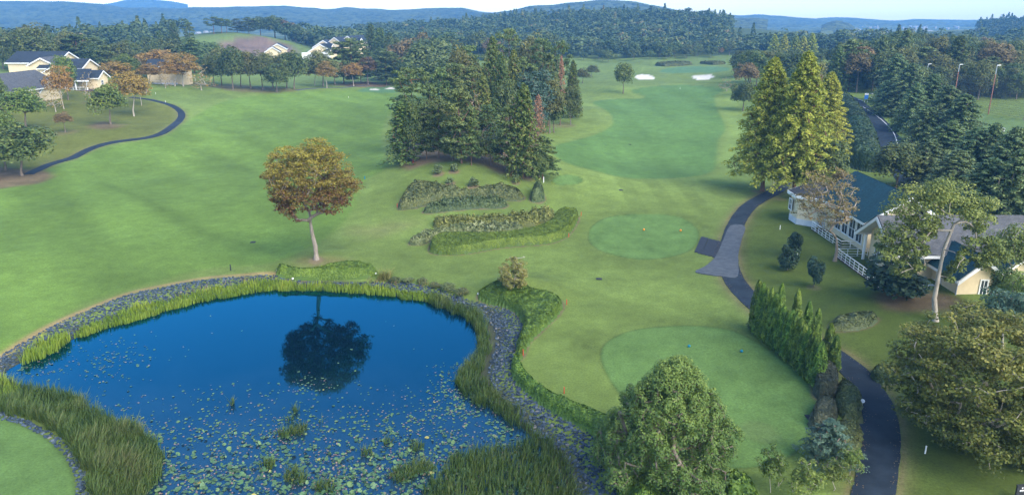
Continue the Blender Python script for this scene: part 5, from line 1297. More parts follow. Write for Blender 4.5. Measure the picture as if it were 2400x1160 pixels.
def window(root, c, n, w, hgt, sill=True, bars=1, cross=1):
    n = np.array((*n, 0.)); n /= np.linalg.norm(n); t = np.array((-n[1], n[0], 0.)); z = np.array((0, 0, 1.)); c = np.array(c, float)
    mb = MB(); fw = .13
    for a, b in ((-1, 1),):
        mb.prism([c-t*(w/2+fw)+z*(-hgt/2-fw), c-t*w/2+z*(-hgt/2-fw), c-t*w/2+z*(hgt/2+fw), c-t*(w/2+fw)+z*(hgt/2+fw)], n*.09)
        mb.prism([c+t*w/2+z*(-hgt/2-fw), c+t*(w/2+fw)+z*(-hgt/2-fw), c+t*(w/2+fw)+z*(hgt/2+fw), c+t*w/2+z*(hgt/2+fw)], n*.09)
        mb.prism([c-t*w/2+z*(hgt/2), c+t*w/2+z*(hgt/2), c+t*w/2+z*(hgt/2+fw), c-t*w/2+z*(hgt/2+fw)], n*.085)
        mb.prism([c-t*w/2+z*(-hgt/2-fw), c+t*w/2+z*(-hgt/2-fw), c+t*w/2+z*(-hgt/2), c-t*w/2+z*(-hgt/2)], n*.085)
    for k in range(bars):
        q = c+t*w*((k+1)/(bars+1)-.5); mb.prism([q-t*.03-z*hgt/2, q+t*.03-z*hgt/2, q+t*.03+z*hgt/2, q-t*.03+z*hgt/2], n*.06)
    for k in range(cross):
        q = c+z*hgt*((k+1)/(cross+1)-.5); mb.prism([q-t*w/2-z*.025, q+t*w/2-z*.025, q+t*w/2+z*.025, q-t*w/2+z*.025], n*.055)
    f = mb.build('window', M['white'], root)
    mb = MB(); mb.prism([c-t*w/2-z*hgt/2, c+t*w/2-z*hgt/2, c+t*w/2+z*hgt/2, c-t*w/2+z*hgt/2], n*.03); mb.build('pane', M['glass'], f)
    if sill: mb = MB(); q = c-z*(hgt/2+fw+.05); mb.prism([q-t*(w/2+.22)-z*.05, q+t*(w/2+.22)-z*.05, q+t*(w/2+.22)+z*.05, q-t*(w/2+.22)+z*.05], n*.2); mb.build('sill', M['white'], f)

def railing(root, pts, z, hgt=1.05, step=1.1, name='railing'):
    mb = MB()
    for a, b in zip(pts[:-1], pts[1:]):
        a = np.array(a, float); b = np.array(b, float); L = np.linalg.norm(b-a); n = max(1, round(L/step))
        for k in range(n+1):
            q = a+(b-a)*k/n; mb.bar((*q, z), (*q, z+hgt), .06)
        for zz, w in ((hgt, .075), (hgt*.68, .045), (hgt*.36, .045), (.1, .045)): mb.bar((*a, z+zz), (*b, z+zz), w)
    return mb.build(name, M['white'], root)

def right_lodge():
    gz = .7
    root = empty('lodge_house', (44, 82, gz), 'cream lodge with slate blue and grey roofs and white railed decks on the right', 'house')
    X = lambda x: x-44; Y = lambda y: y-82; Zr = lambda z: z-gz
    W = M['wallshade']
    # blue roofed wing, gable facing the camera
    gable(root, (X(46.4), Y(85.6)), (0, -1), 8.2, 12.6, Zr(5.35), Zr(8.0), Zr(.2), W, M['slate'], over=1.0, eave=.9)
    # grey roofed middle wing, gable facing left
    gable(root, (X(41.6), Y(79.3)), (-1, 0), 7.4, 13.0, Zr(4.55), Zr(7.05), Zr(.2), M['wall'], M['greyslate'], over=1.5, eave=.9)
    # small blue roofed front wing
    gable(root, (X(47.0), Y(70.9)), (0, -1), 4.0, 7.0, Zr(3.35), Zr(5.1), Zr(.2), M['wall'], M['slate'], over=.9, eave=.6, plinth=.35)
    gable(root, (X(52.2), Y(72.6)), (0, -1), 4.4, 6.0, Zr(3.3), Zr(5.0), Zr(.2), M['wall'], M['slate'], over=.8, eave=.6)
    # octagonal end room
    cx, cy = 42.6, 101.0; r = 3.6; an = [math.pi/8+k*math.pi/4 for k in range(8)]
    ring = lambda q, z: [(X(cx)+q*math.cos(a), Y(cy)+q*math.sin(a), Zr(z)) for a in an]
    mb = MB(); mb.prism(ring(r, .4), (0, 0, 4.1)); mb.build('wall', W, root)
    mb = MB(); mb.prism(ring(r+.05, -.3), (0, 0, 1.75)); mb.build('plinth', M['base'], root)
    mb = MB(); mb.prism(ring(r+.62, 4.36), (0, 0, .42)); mb.build('fascia', M['white'], root)
    mb = MB(); e = ring(r+.55, 4.80)
    for k in range(8): mb.poly([e[k], e[(k+1) % 8], (X(cx), Y(cy), Zr(6.5))])
    mb.poly(e[::-1]); mb.build('roof', M['greyslate'], root)
    # linking block
    mb = MB(); mb.box((X(42.2), Y(96.5), Zr(.2)), (X(46), Y(101), Zr(4.3))); mb.build('wall', W, root)
    # glazed side of the blue wing, facing the deck
    for k in range(4): window(root, (X(42.29), Y(87.3+k*2.0), Zr(2.9)), (-1, 0), 1.5, 2.3, False, 1, 1)
    window(root, (X(48.2), Y(85.59), Zr(5.6)), (0, -1), .9, 1.0, False, 1, 0)
    # white window and others of the front wing
    window(root, (X(47.6), Y(70.89), Zr(1.9)), (0, -1), .62, 1.5, True, 1, 1)
    window(root, (X(44.99), Y(74.2), Zr(2.1)), (-1, 0), .7, 1.1, True, 1, 0)
    window(root, (X(41.59), Y(78.4), Zr(2.5)), (-1, 0), .9, 1.9, False, 1, 1)
    window(root, (X(41.59), Y(81.0), Zr(2.2)), (-1, 0), .9, 1.9, False, 1, 1)
    window(root, (X(52.2), Y(72.59), Zr(2.0)), (0, -1), .8, 1.3, True, 1, 1)
    window(root, (X(39.0), Y(101.6), Zr(3.0)), (-1, .0), .9, 1.4, False, 1, 1)
    mb = MB(); mb.tube((X(44.88), Y(70.78), Zr(.2)), (X(44.88), Y(70.78), Zr(3.2)), .06); mb.tube((X(42.2), Y(97.2), Zr(.2)), (X(42.2), Y(97.2), Zr(4.5)), .06); mb.build('drainpipe', M['pipe'], root)
    mb = MB(); mb.tube((X(41.0), Y(83.0), Zr(.7)), (X(41.0), Y(83.0), Zr(4.0)), .17, n=12); mb.box((X(40.78), Y(82.78), Zr(.7)), (X(41.22), Y(83.22), Zr(.95))); mb.build('column', M['white'], root)
    mb = MB(); mb.tube((X(41.5), Y(79.9), Zr(3.3)), (X(41.3), Y(79.9), Zr(3.3)), .16, n=10); mb.build('lamp', M['white'], root)
    # decks on short piers with white railings
    for (x0, y0, x1, y1, zt) in ((38.35, 72.8, 42.0, 84.2, .85), (40.2, 87.4, 42.3, 96.8, .75), (42.0, 84.25, 45.0, 87.35, .78)):
        mb = MB(); mb.box((X(x0), Y(y0), Zr(zt-.2)), (X(x1), Y(y1), Zr(zt))); mb.build('deck', M['deck'], root)
        mb = MB()
        for k in range(max(2, int((y1-y0)/1.3))):
            yy = y0+.2+k*1.3; mb.box((X(x0)+.05, Y(yy), Zr(-.2)), (X(x0)+.33, Y(yy)+.28, Zr(zt-.2)))
        mb.build('pier', M['base'], root)
    railing(root, [(X(42.0), Y(84.1)), (X(38.45), Y(84.1)), (X(38.45), Y(72.9)), (X(41.9), Y(72.9))], Zr(.85))
    railing(root, [(X(40.3), Y(96.7)), (X(40.3), Y(87.5)), (X(44.9), Y(87.5))], Zr(.75))
    # machines and low wall in the corner of the wings
    mb = MB(); mb.box((X(43.2), Y(73.4), Zr(0)), (X(44.9), Y(74.0), Zr(1.15))); mb.box((X(44.1), Y(71.3), Zr(0)), (X(44.8), Y(73.2), Zr(1.0))); mb.build('low_wall', M['base'], root)
    for yy in (71.5, 72.35):
        mb = MB(); mb.box((X(43.55), Y(yy), Zr(.05)), (X(44.0), Y(yy+.75), Zr(.85))); u = mb.build('cooling_unit', M['pipe'], root)
        mb = MB(); mb.tube((X(43.55), Y(yy+.37), Zr(.45)), (X(43.52), Y(yy+.37), Zr(.45)), .26, n=14); mb.build('grille', M['darkmetal'], u)

def apex_gable(root, o, px, py, y, n, span, length, drop, wall=None, roof=None, z0=None, **kw):
    """gabled block whose front apex is the one seen at this pixel, standing at depth y"""
    x = xat(px, py, y); z = ztop(px, py, y); g = hz(x, y) if z0 is None else z0
    gable(root, (x-o[0], y-o[1]), n, span, length, z-drop-o[2], z-o[2], g-.6-o[2], wall or M['wall'], roof or M['navy'], **kw)
    return x, z

def left_houses():
    E_ = (1, 0); S_ = (0, -1)
    o = (-142, 220, hz(-142, 222)); r = empty('cottage_house', o, 'yellow cottage with grey roof cut by the left edge of the picture', 'house')
    apex_gable(r, o, 106, 190, 222, E_, 8.4, 9, 2.5, roof=M['navy'])
    xr, zr_ = xat(75, 166, 227), ztop(75, 166, 227)
    gable(r, (xr-o[0], 228-o[1]), (0, 1), 14, 44, zr_-4.0-o[2], zr_-o[2], -.5, M['wall'], M['greyslate'], over=.3, hipback=False)
    x = xat(106, 190, 222)
    window(r, (x+.01-o[0], 221.4-o[1], ztop(101, 220, 221.4)-o[2]), E_, 1.1, 1.7, True, 1, 1)
    o = (-150, 262, hz(-150, 262)); r = empty('yellow_house', o, 'large yellow house with several white edged gables on the left', 'house')
    apex_gable(r, o, 156, 122, 276, E_, 15, 17, 3.2)
    apex_gable(r, o, 206, 139, 266, E_, 11, 14, 2.6)
    x2, z2 = apex_gable(r, o, 237, 166, 252, E_, 6.5, 12, 1.9, roof=M['navy'])
    xg = xat(104, 134, 268); apex_gable(r, o, 96, 136, 262, S_, 9, 10, 2.2, roof=M['greyslate'])
    apex_gable(r, o, 124, 156, 256, S_, 6, 8, 1.6)
    window(r, (x2+.01-o[0], 251.5-o[1], ztop(235, 195, 251.5)-o[2]), E_, 1.3, 1.6, True, 1, 1)
    xb, zb = x2-1.0, hz(x2, 246)
    mb = MB(); mb.box((x2-14-o[0], 243.0-o[1], zb-.8-o[2]), (x2-o[0], 248.6-o[1], zb+.35-o[2])); mb.build('deck', M['deck'], r)
    railing(r, [(x2-13-o[0], 243.1-o[1]), (x2-1-o[0], 243.1-o[1])], zb+.35-o[2], step=2)
    mb = MB()
    for k in range(4): mb = MB(); mb.tube((x2-1-3.6*k-o[0], 244.0-o[1], zb+.3-o[2]), (x2-1-3.6*k-o[0], 244.0-o[1], zb+3.4-o[2]), .2); mb.build('column', M['white'], r)
    q = [(x2-14-o[0], 243.2-o[1], zb+3.4-o[2]), (x2+.3-o[0], 243.2-o[1], zb+3.4-o[2]), (x2-2.0-o[0], 250-o[1], zb+6.6-o[2]), (x2-12-o[0], 250-o[1], zb+6.6-o[2])]
    slab('roof', r, q, .2, M['navy'], .1)
    mb = MB(); mb.box((x2-14-o[0], 243.05-o[1], zb+3.1-o[2]), (x2+.3-o[0], 243.18-o[1], zb+3.5-o[2])); mb.build('fascia', M['white'], r)
    o = (-122, 285, hz(-122, 285)); r = empty('cottage_house', o, 'yellow cottage half hidden behind golden trees', 'house')
    x3, z3 = apex_gable(r, o, 428, 140, 285, E_, 8, 12, 2.4)
    apex_gable(r, o, 398, 142, 277, S_, 8, 8, 2.2)
    mb = MB(); zz = hz(x3, 278); mb.box((x3-8-o[0], 272-o[1], zz-.6-o[2]), (x3+1-o[0], 276-o[1], zz+.6-o[2])); mb.build('deck', M['base'], r)
    railing(r, [(x3-8-o[0], 272.1-o[1]), (x3+1-o[0], 272.1-o[1])], zz+.6-o[2], step=2)
    window(r, (x3+.01-o[0], 284-o[1], ztop(430, 165, 284)-o[2]), E_, 1.2, 1.5, True, 1, 1)
    o = (-112, 455, hz(-112, 455)); r = empty('lodge_house', o, 'row of joined lodge gables with dark roofs at the end of the left fairway', 'house'); nn = (.42, -.9)
    for px, py, y, sp, ln, dr in ((750, 104, 452, 13.5, 16, 4.0), (757, 95, 464, 12, 14, 3.8), (784, 88, 470, 10, 15, 3.4), (815, 85, 478, 11, 22, 3.6)): apex_gable(r, o, px, py, y, (.05, -1) if px < 760 else (-.25, -1), sp, ln, dr, wall=M['wall'], z0=hz(-112, 455)-2)
    for px, py, y in ((779, 103, 456), (777, 111, 451), (845, 90, 470)): apex_gable(r, o, px, py, y, (.8, -.6), 3.4, 5, 2.0, z0=hz(-112, 455)-2)
    x, z = xat(742, 122, 449.5), ztop(742, 122, 449.5); mb = MB(); mb.box((x-8-o[0], 446.5-o[1], z-3.8-o[2]), (x+8-o[0], 450-o[1], z-.4-o[2])); mb.build('porch', M['white'], r)
    o = (-135, 430, hz(-135, 430)); r = empty('cottage_house', o, 'small yellow cottage with white gable edges below the brown hill', 'house')
    apex_gable(r, o, 649, 103, 432, (.25, -1), 9.5, 12, 2.6); apex_gable(r, o, 638, 111, 424, (.25, -1), 7.5, 8, 2.2)

def small_things():
    P = props
    # black roll-out mats beside the middle tee
    mat6 = [((1648, 556), (1632, 592)), ((1656, 558), (1640, 595)), ((1665, 561), (1649, 597)), ((1673, 563), (1657, 599)), ((1681, 565), (1665, 601)), ((1690, 567), (1674, 604))]
    words_ = ['leftmost', 'second from left', 'third from left', 'third from right', 'second from right', 'rightmost']
    for (a, b), wd in zip(mat6, words_):
        a = np.array(G(*a)); b = np.array(G(*b)); t = (b-a)/np.linalg.norm(b-a); n = np.array((-t[1], t[0]))*.24
        o = drape('rubber_mat', np.array([a-n, a+n, b+n, b-n]), M['mat'], .07, step=.6, skirt=.05)
        P(o, f'{wd} of the six black mats beside the middle tee', 'mat', 'black mats beside the middle tee')
    a = np.array(G(1895, 977)); o = drape('rubber_mat', np.array([a+(-.2, -.3), a+(.2, -.3), a+(.2, .3), a+(-.2, .3)]), M['mat'], .05, step=.6, skirt=.04); P(o, 'small black mat on the near tee beside the dark hedge', 'mat')
    def ball(name, px, py, r, mat, label, cat, group, up=0):
        import bmesh
        x, y = G(px, py); me = bpy.data.meshes.new(name); bm = bmesh.new(); bmesh.ops.create_uvsphere(bm, u_segments=14, v_segments=9, radius=r); bm.to_mesh(me); bm.free(); me.materials.append(mat)
        me.polygons.foreach_set('use_smooth', np.ones(len(me.polygons), bool))
        P(link(name, me, None, (x, y, hz(x, y)+r*.8+up)), label, cat, group)
    ball('tee_marker', 1615, 813, .13, M['teal'], 'left teal ball marker on the near tee', 'tee marker', 'teal tee markers')
    ball('tee_marker', 1738, 825, .13, M['teal'], 'right teal ball marker on the near tee', 'tee marker', 'teal tee markers')
    ball('tee_marker', 1509, 540, .15, M['orange_paint'], 'left orange ball marker on the middle tee', 'tee marker', 'orange tee markers')
    ball('tee_marker', 1595, 542, .15, M['orange_paint'], 'right orange ball marker on the middle tee', 'tee marker', 'orange tee markers')
    def stake(name, px, py, hgt, r, mat, label, cat, group, head=None):
        x, y = G(px, py); e = empty(name, (x, y, hz(x, y)-.05), label, cat, group)
        mb = MB(); mb.tube((0, 0, 0), (0, 0, hgt), r, r*.9); mb.build('post', mat, e)
        if head: mb = MB(); mb.tube((0, 0, hgt), (0, 0, hgt+head*.6), r*1.15, r*.8); mb.build('cap', mat, e)
        return e
    for px, py, lb in ((1328, 714, 'red stake on the grass right of the knoll hedge'), (1226, 833, 'red stake at the foot of the knoll hedge strip'), (1322, 922, 'red stake behind the hedge strip near the near tee'), (931, 486, 'red stake at the left end of the upper azalea bed'),
                       (1362, 506, 'red stake right of the clipped hedge end'), (1333, 556, 'red stake at the right corner of the clipped hedge'), (968, 382, 'red stake at the left foot of the grove')):
        stake('hazard_stake', px, py, .6, .035, M['red'], lb, 'stake', 'red hazard stakes', .05)
    for px, py, lb in ((1828, 538, 'white marker post on the lodge lawn near the path'), (1868, 604, 'white marker post between the dark evergreens'), (2138, 812, 'white marker post left of the corner tree'), (2168, 1062, 'white marker post under the corner tree'),
                       (817, 230, 'white marker on the far left fairway'), (1594, 209, 'white marker on the far fairway'), (365, 221, 'white post by the end of the left path'), (388, 241, 'white post right of the left path end'), (214, 249, 'white post on the lawn before the yellow house'), (295, 236, 'white post near the golden tree')):
        stake('marker_post', px, py, .6, .05, M['white'], lb, 'marker post', 'white marker posts', .06)
    stake('sprinkler_post', 541, 634, .75, .07, M['darkmetal'], 'black post on the grass above the stone bank', 'post', None, .05)
    stake('tee_post', 855, 420, .5, .08, M['teal'], 'small teal post on the slope left of the mound', 'post', None, .04)
    stake('tee_post', 1274, 428, .9, .07, M['white'], 'pale post beside the small tee below the grove', 'post', None, .06)
    for px, py, lb in ((1455, 446, 'dark drain grating on the striped grass below the far fairway'), (593, 568, 'dark drain grating on the left fairway'), (1404, 654, 'dark drain grating on the grass below the middle tee'), (1476, 339, 'dark drain grating on the far fairway')):
        x, y = G(px, py); z = hz(x, y); e = empty('drain_cover', (x, y, z), lb, 'drain', 'drain gratings in the grass'); mb = MB()
        for k in range(6): mb.box((-.28, -.22+k*.08, .0), (.28, -.18+k*.08, .07))
        mb.build('bar', M['darkmetal'], e); mb = MB(); mb.box((-.32, -.28, -.1), (.32, .28, .045)); mb.build('frame', M['mat'], e)
    # floodlights round the pond hedge
    for px, py, lb in ((650, 640, 'small white floodlight at the left end of the zelkova hedge'), (686, 658, 'small white floodlight on the stones below the zelkova hedge'), (862, 648, 'left of two white floodlights at the right end of the zelkova hedge'), (880, 646, 'right of two white floodlights at the end of the zelkova hedge'),
                       (1121, 694, 'white floodlight at the left foot of the knoll hedge'), (1178, 714, 'white floodlight before the knoll hedge'), (1240, 907, 'white floodlight beside the hedge strip on the stone channel')):
        x, y = G(px, py); e = empty('floodlight', (x, y, hz(x, y)), lb, 'floodlight', 'white floodlights round the pond', rz=rng.random()*6)
        mb = MB(); mb.tube((0, 0, -.05), (0, 0, .2), .025); mb.build('stem', M['pipe'], e); mb = MB(); mb.tube((-.08, 0, .25), (.08, 0, .30), .08, .10, 10); mb.build('lamp_head', M['white'], e)
    # round white distance sign by the near path
    x, y = G(2020, 952); e = empty('round_sign', (x, y, hz(x, y)), 'round white disc sign beside the bend of the near cart path', 'sign')
    mb = MB(); mb.tube((0, 0, -.1), (0, 0, .42), .035); mb.build('post', M['pipe'], e)
    mb = MB(); d = np.array((-.30, -.62, .72)); d /= np.linalg.norm(d); mb.tube((0, 0, .45), np.array((0, 0, .45))+d*.04, .15, n=24); mb.build('disc', M['white'], e)
    cu = np.cross((0, 0, 1.), d); cu /= np.linalg.norm(cu); cv = np.cross(d, cu); c0 = np.array((0, 0, .45))+d*.043
    mb = MB(); Q = lambda u, v: c0+cu*u+cv*v
    for (u0, v0, u1, v1) in ((-.05, .03, .05, .05), (-.05, -.02, -.03, .03), (.03, -.02, .05, .03), (-.075, -.045, .075, -.02)): mb.prism([Q(u0, v0), Q(u1, v0), Q(u1, v1), Q(u0, v1)], d*.004)
    mb.build('symbol', M['pipe'], e)
    # black notice board in the near right corner
    x, y = G(2388, 1172); e = empty('notice_board', (x, y, hz(x, y)), 'black notice board with small white marks in the near right corner', 'sign', rz=.12)
    mb = MB(); mb.box((-.33, -.05, 0), (.33, .05, 1.05)); mb.box((-.36, -.07, 1.05), (.36, .07, 1.10)); mb.build('board', M['darkmetal'], e)
    mb = MB()
    for u0, v0, u1, v1 in ((-.03, .86, .05, .95), (-.02, .84, .02, .86), (-.14, .68, -.06, .77), (-.04, .68, .05, .77), (.07, .68, .15, .77)): mb.box((u0, -.056, v0), (u1, -.05, v1))
    mb.build('lettering', M['white'], e)
    # road markings
    def line(name, pts, off=.0, w=.16):
        o = ribbon(name, GP(pts, 5, False), w, M['roadline'], lift=.085, skirt=.03); P(o, kind='structure')
    line('road_marking', [(2052, 372), (2047, 340), (2043, 312), (2040, 302)]); line('road_marking', [(2104, 340), (2094, 312), (2070, 285), (2040, 262), (2020, 250)]); line('road_marking', [(2008, 233), (2018, 235), (2026, 238)]); line('road_marking', [(2121, 402), (2136, 420), (2152, 441)])
    # worn wheel lines over the paved apron
    # roadside sign
    x, y = G(2029, 241); e = empty('road_sign', (x, y, hz(x, y)), 'blue and white sign standing at the far road bend', 'sign', rz=-.25)
    mb = MB(); mb.box((-.55, -.06, .9), (.55, .06, 2.3)); mb.build('panel', M['blue'], e); mb = MB(); mb.box((-.55, -.065, 2.32), (.55, .065, 2.8)); mb.build('header', M['white'], e); mb = MB(); mb.tube((-.4, 0, 0), (-.4, 0, .9), .06); mb.tube((.4, 0, 0), (.4, 0, .9), .06); mb.build('post', M['white'], e)
    x, y = G(2036, 232); e = empty('guard_rail', (x, y, hz(x, y)), 'short white rail behind the blue roadside sign', 'rail')
    mb = MB(); mb.bar((-1.1, 0, 1.6), (1.1, 0, 1.6), .25); mb.build('beam', M['white'], e); mb = MB(); mb.tube((-.9, 0, 0), (-.9, 0, 1.5), .07); mb.tube((.9, 0, 0), (.9, 0, 1.5), .07); mb.build('post', M['pipe'], e)
    # range poles with lamp heads and the net hung between them
    pl = []
    for px, top, base, lb in ((2176, 151, 224, 'short far range pole mostly behind trees'), (2245, 152, 246, 'second range pole from the left with grey lamp head'), (2328, 154, 268, 'tall red range pole standing on the lawn edge'), (2412, 158, 282, 'red range pole cut by the right edge')):
        x, y = G(px-12, base); z = hz(x, y); ht = ztop(px, top, y)-z; e = empty('light_pole', (x, y, z), lb, 'light pole', 'red poles of the driving range'); pl.append((x, y, z, ht))
        mb = MB(); mb.tube((0, 0, -.3), (0, 0, ht*.82), .15, .11, 10); mb.build('pole', M['rustpole'], e); mb = MB(); mb.tube((0, 0, ht*.82), (0, 0, ht), .12, .10, 10); mb.build('pole_top', M['pipe'], e)
        mb = MB(); mb.bar((0, 0, ht), (.9, -.2, ht+.1), .25, .18); mb.build('lamp_head', M['white'], e)
    e = empty('range_net', (pl[0][0], pl[0][1], pl[0][2]), 'dark net strung between the red range poles', 'net'); o = np.array(pl[0][:3]); mb = MB()
    for a, b in zip(pl[:-1], pl[1:]):
        A = np.array(a[:3])-o; B = np.array(b[:3])-o; n = 34
        for k in range(n+1):
            q = A+(B-A)*k/n; hh = (a[3]+(b[3]-a[3])*k/n)*.8; mb.bar(q+(0, 0, .05), q+(0, 0, hh-.6*math.sin(math.pi*k/n)), .03)
        for f in np.linspace(.04, .8, 18):
            for k in range(8):
                s = lambda t: A+(B-A)*t+np.array((0, 0, (a[3]+(b[3]-a[3])*t)*f-.6*math.sin(math.pi*t)*f/.8)); mb.bar(s(k/8), s((k+1)/8), .03)
    mb.build('netting', M['darkmetal'], e)
    x, y = G(2344, 312); e = empty('range_hut', (x, y, hz(x, y)), 'tiny white hut on the range lawn', 'hut'); mb = MB(); mb.box((-.7, -.4, 0), (.7, .4, 1.0)); mb.build('wall', M['white'], e); mb = MB(); mb.prism([(-.9, -.6, 1.0), (.9, -.6, 1.0), (0, -.6, 1.5)], (0, 1.2, 0)); mb.build('roof', M['pipe'], e)
    # scattered houses of the distant towns, a few pixels each
    for (x0, x1, d0, d1, n, where) in ((405, 540, 1200, 1520, 7, 'in the hazy valley left of the brown hill'), (715, 880, 1180, 1480, 10, 'in the valley beyond the lodge'), (1950, 2250, 1350, 2300, 46, 'in the hazy distant town on the right')):
        for i in range(n):
            px = x0+(x1-x0)*rng.random(); y = d0+(d1-d0)*rng.random(); x = xat(px, 66, y); z = hz(x, y); w = 3+3*rng.random(); hh = 1.6+1.8*rng.random()
            mb = MB(); mb.box((-w/2, -4, -4), (w/2, 4, hh)); mb.prism([(-w/2-.4, -4.4, hh), (w/2+.4, -4.4, hh), (0, -4.4, hh+1.8)], (0, 8.8, 0))
            o = mb.build('distant_house', M['pale']); o.location = (x, y, z); o.rotation_euler[2] = rng.random()-.5; P(o, f'tiny pale house {where}', 'house', f'distant houses {where}')
# ------------------------------------------------------------------ pond edge, beds and hedges
BEDS = {}
def bedp(k, pts): BEDS[k] = GP(pts, 5)

def define_beds():
    bedp('az_top', [(934, 489), (950, 455), (972, 436), (1005, 436), (1060, 448), (1100, 456), (1140, 446), (1180, 444), (1212, 452), (1227, 466), (1200, 471), (1150, 465), (1100, 463), (1050, 469), (1000, 481), (962, 490)])
    bedp('low_grass', [(994, 497), (1030, 482), (1080, 475), (1150, 472), (1184, 478), (1180, 487), (1120, 489), (1060, 494), (1010, 500)])
    bedp('feather', [(1018, 533), (1022, 522), (1060, 518), (1150, 518), (1230, 513), (1262, 508), (1296, 512), (1300, 524), (1290, 531), (1200, 532), (1100, 536), (1040, 538)])
    bedp('varieg', [(960, 572), (985, 556), (1040, 544), (1100, 535), (1180, 529), (1224, 537), (1215, 546), (1150, 552), (1080, 547), (1040, 552), (1005, 567), (985, 575)])
    bedp('clipped', [(1008, 587), (1012, 573), (1040, 561), (1100, 561), (1180, 559), (1250, 547), (1288, 530), (1302, 510), (1318, 502), (1348, 504), (1355, 512), (1342, 538), (1322, 558), (1280, 572), (1180, 580), (1100, 594), (1050, 598), (1015, 594)])
    bedp('zelhedge', [(648, 641), (660, 632), (700, 640), (740, 640), (785, 630), (830, 626), (868, 634), (884, 644), (860, 652), (780, 657), (700, 655), (655, 650)])
    bedp('knollhedge', [(1122, 692), (1148, 676), (1170, 668), (1195, 664), (1225, 668), (1250, 688), (1290, 698), (1317, 714), (1302, 744), (1270, 774), (1240, 804), (1222, 838), (1206, 850), (1214, 800), (1226, 762), (1202, 728), (1152, 712), (1126, 702)])
    bedp('strip', [(1200, 852), (1216, 846), (1232, 878), (1272, 918), (1335, 950), (1400, 976), (1440, 1000), (1450, 1040), (1425, 1050), (1380, 1012), (1300, 968), (1240, 926), (1204, 888)])
    bedp('block', [(1912, 932), (1956, 934), (1958, 896), (1912, 882)])
    bedp('block2', [(1898, 1004), (1945, 1010), (1960, 966), (1915, 952)])
    bedp('mound1', [(1960, 966), (2000, 984), (2014, 972), (2020, 940), (1996, 912), (1964, 906)])
    bedp('mound2', [(1950, 1012), (1966, 1000), (2012, 1008), (2020, 1032), (2004, 1060), (1966, 1060)])
    bedp('oval', [(1946, 768), (1960, 752), (2000, 742), (2045, 742), (2054, 752), (2030, 768), (1985, 776), (1955, 776)])
    bedp('lowshrub', [(2042, 886), (2050, 868), (2090, 870), (2112, 890), (2095, 902), (2058, 898)])
    bedp('foot', [(1480, 1128), (1560, 1112), (1650, 1118), (1720, 1128), (1770, 1150), (1760, 1230), (1460, 1260), (1440, 1180)])
    bedp('tall_shrub', [(1246, 472), (1250, 452), (1268, 450), (1276, 468), (1266, 474)])
    for k, g in (('az_top', 1), ('low_grass', 1), ('varieg', .8), ('clipped', 1), ('knollhedge', .8), ('oval', .6), ('block', .7), ('tall_shrub', .8)): BED_EDGES.append((BEDS[k], g))

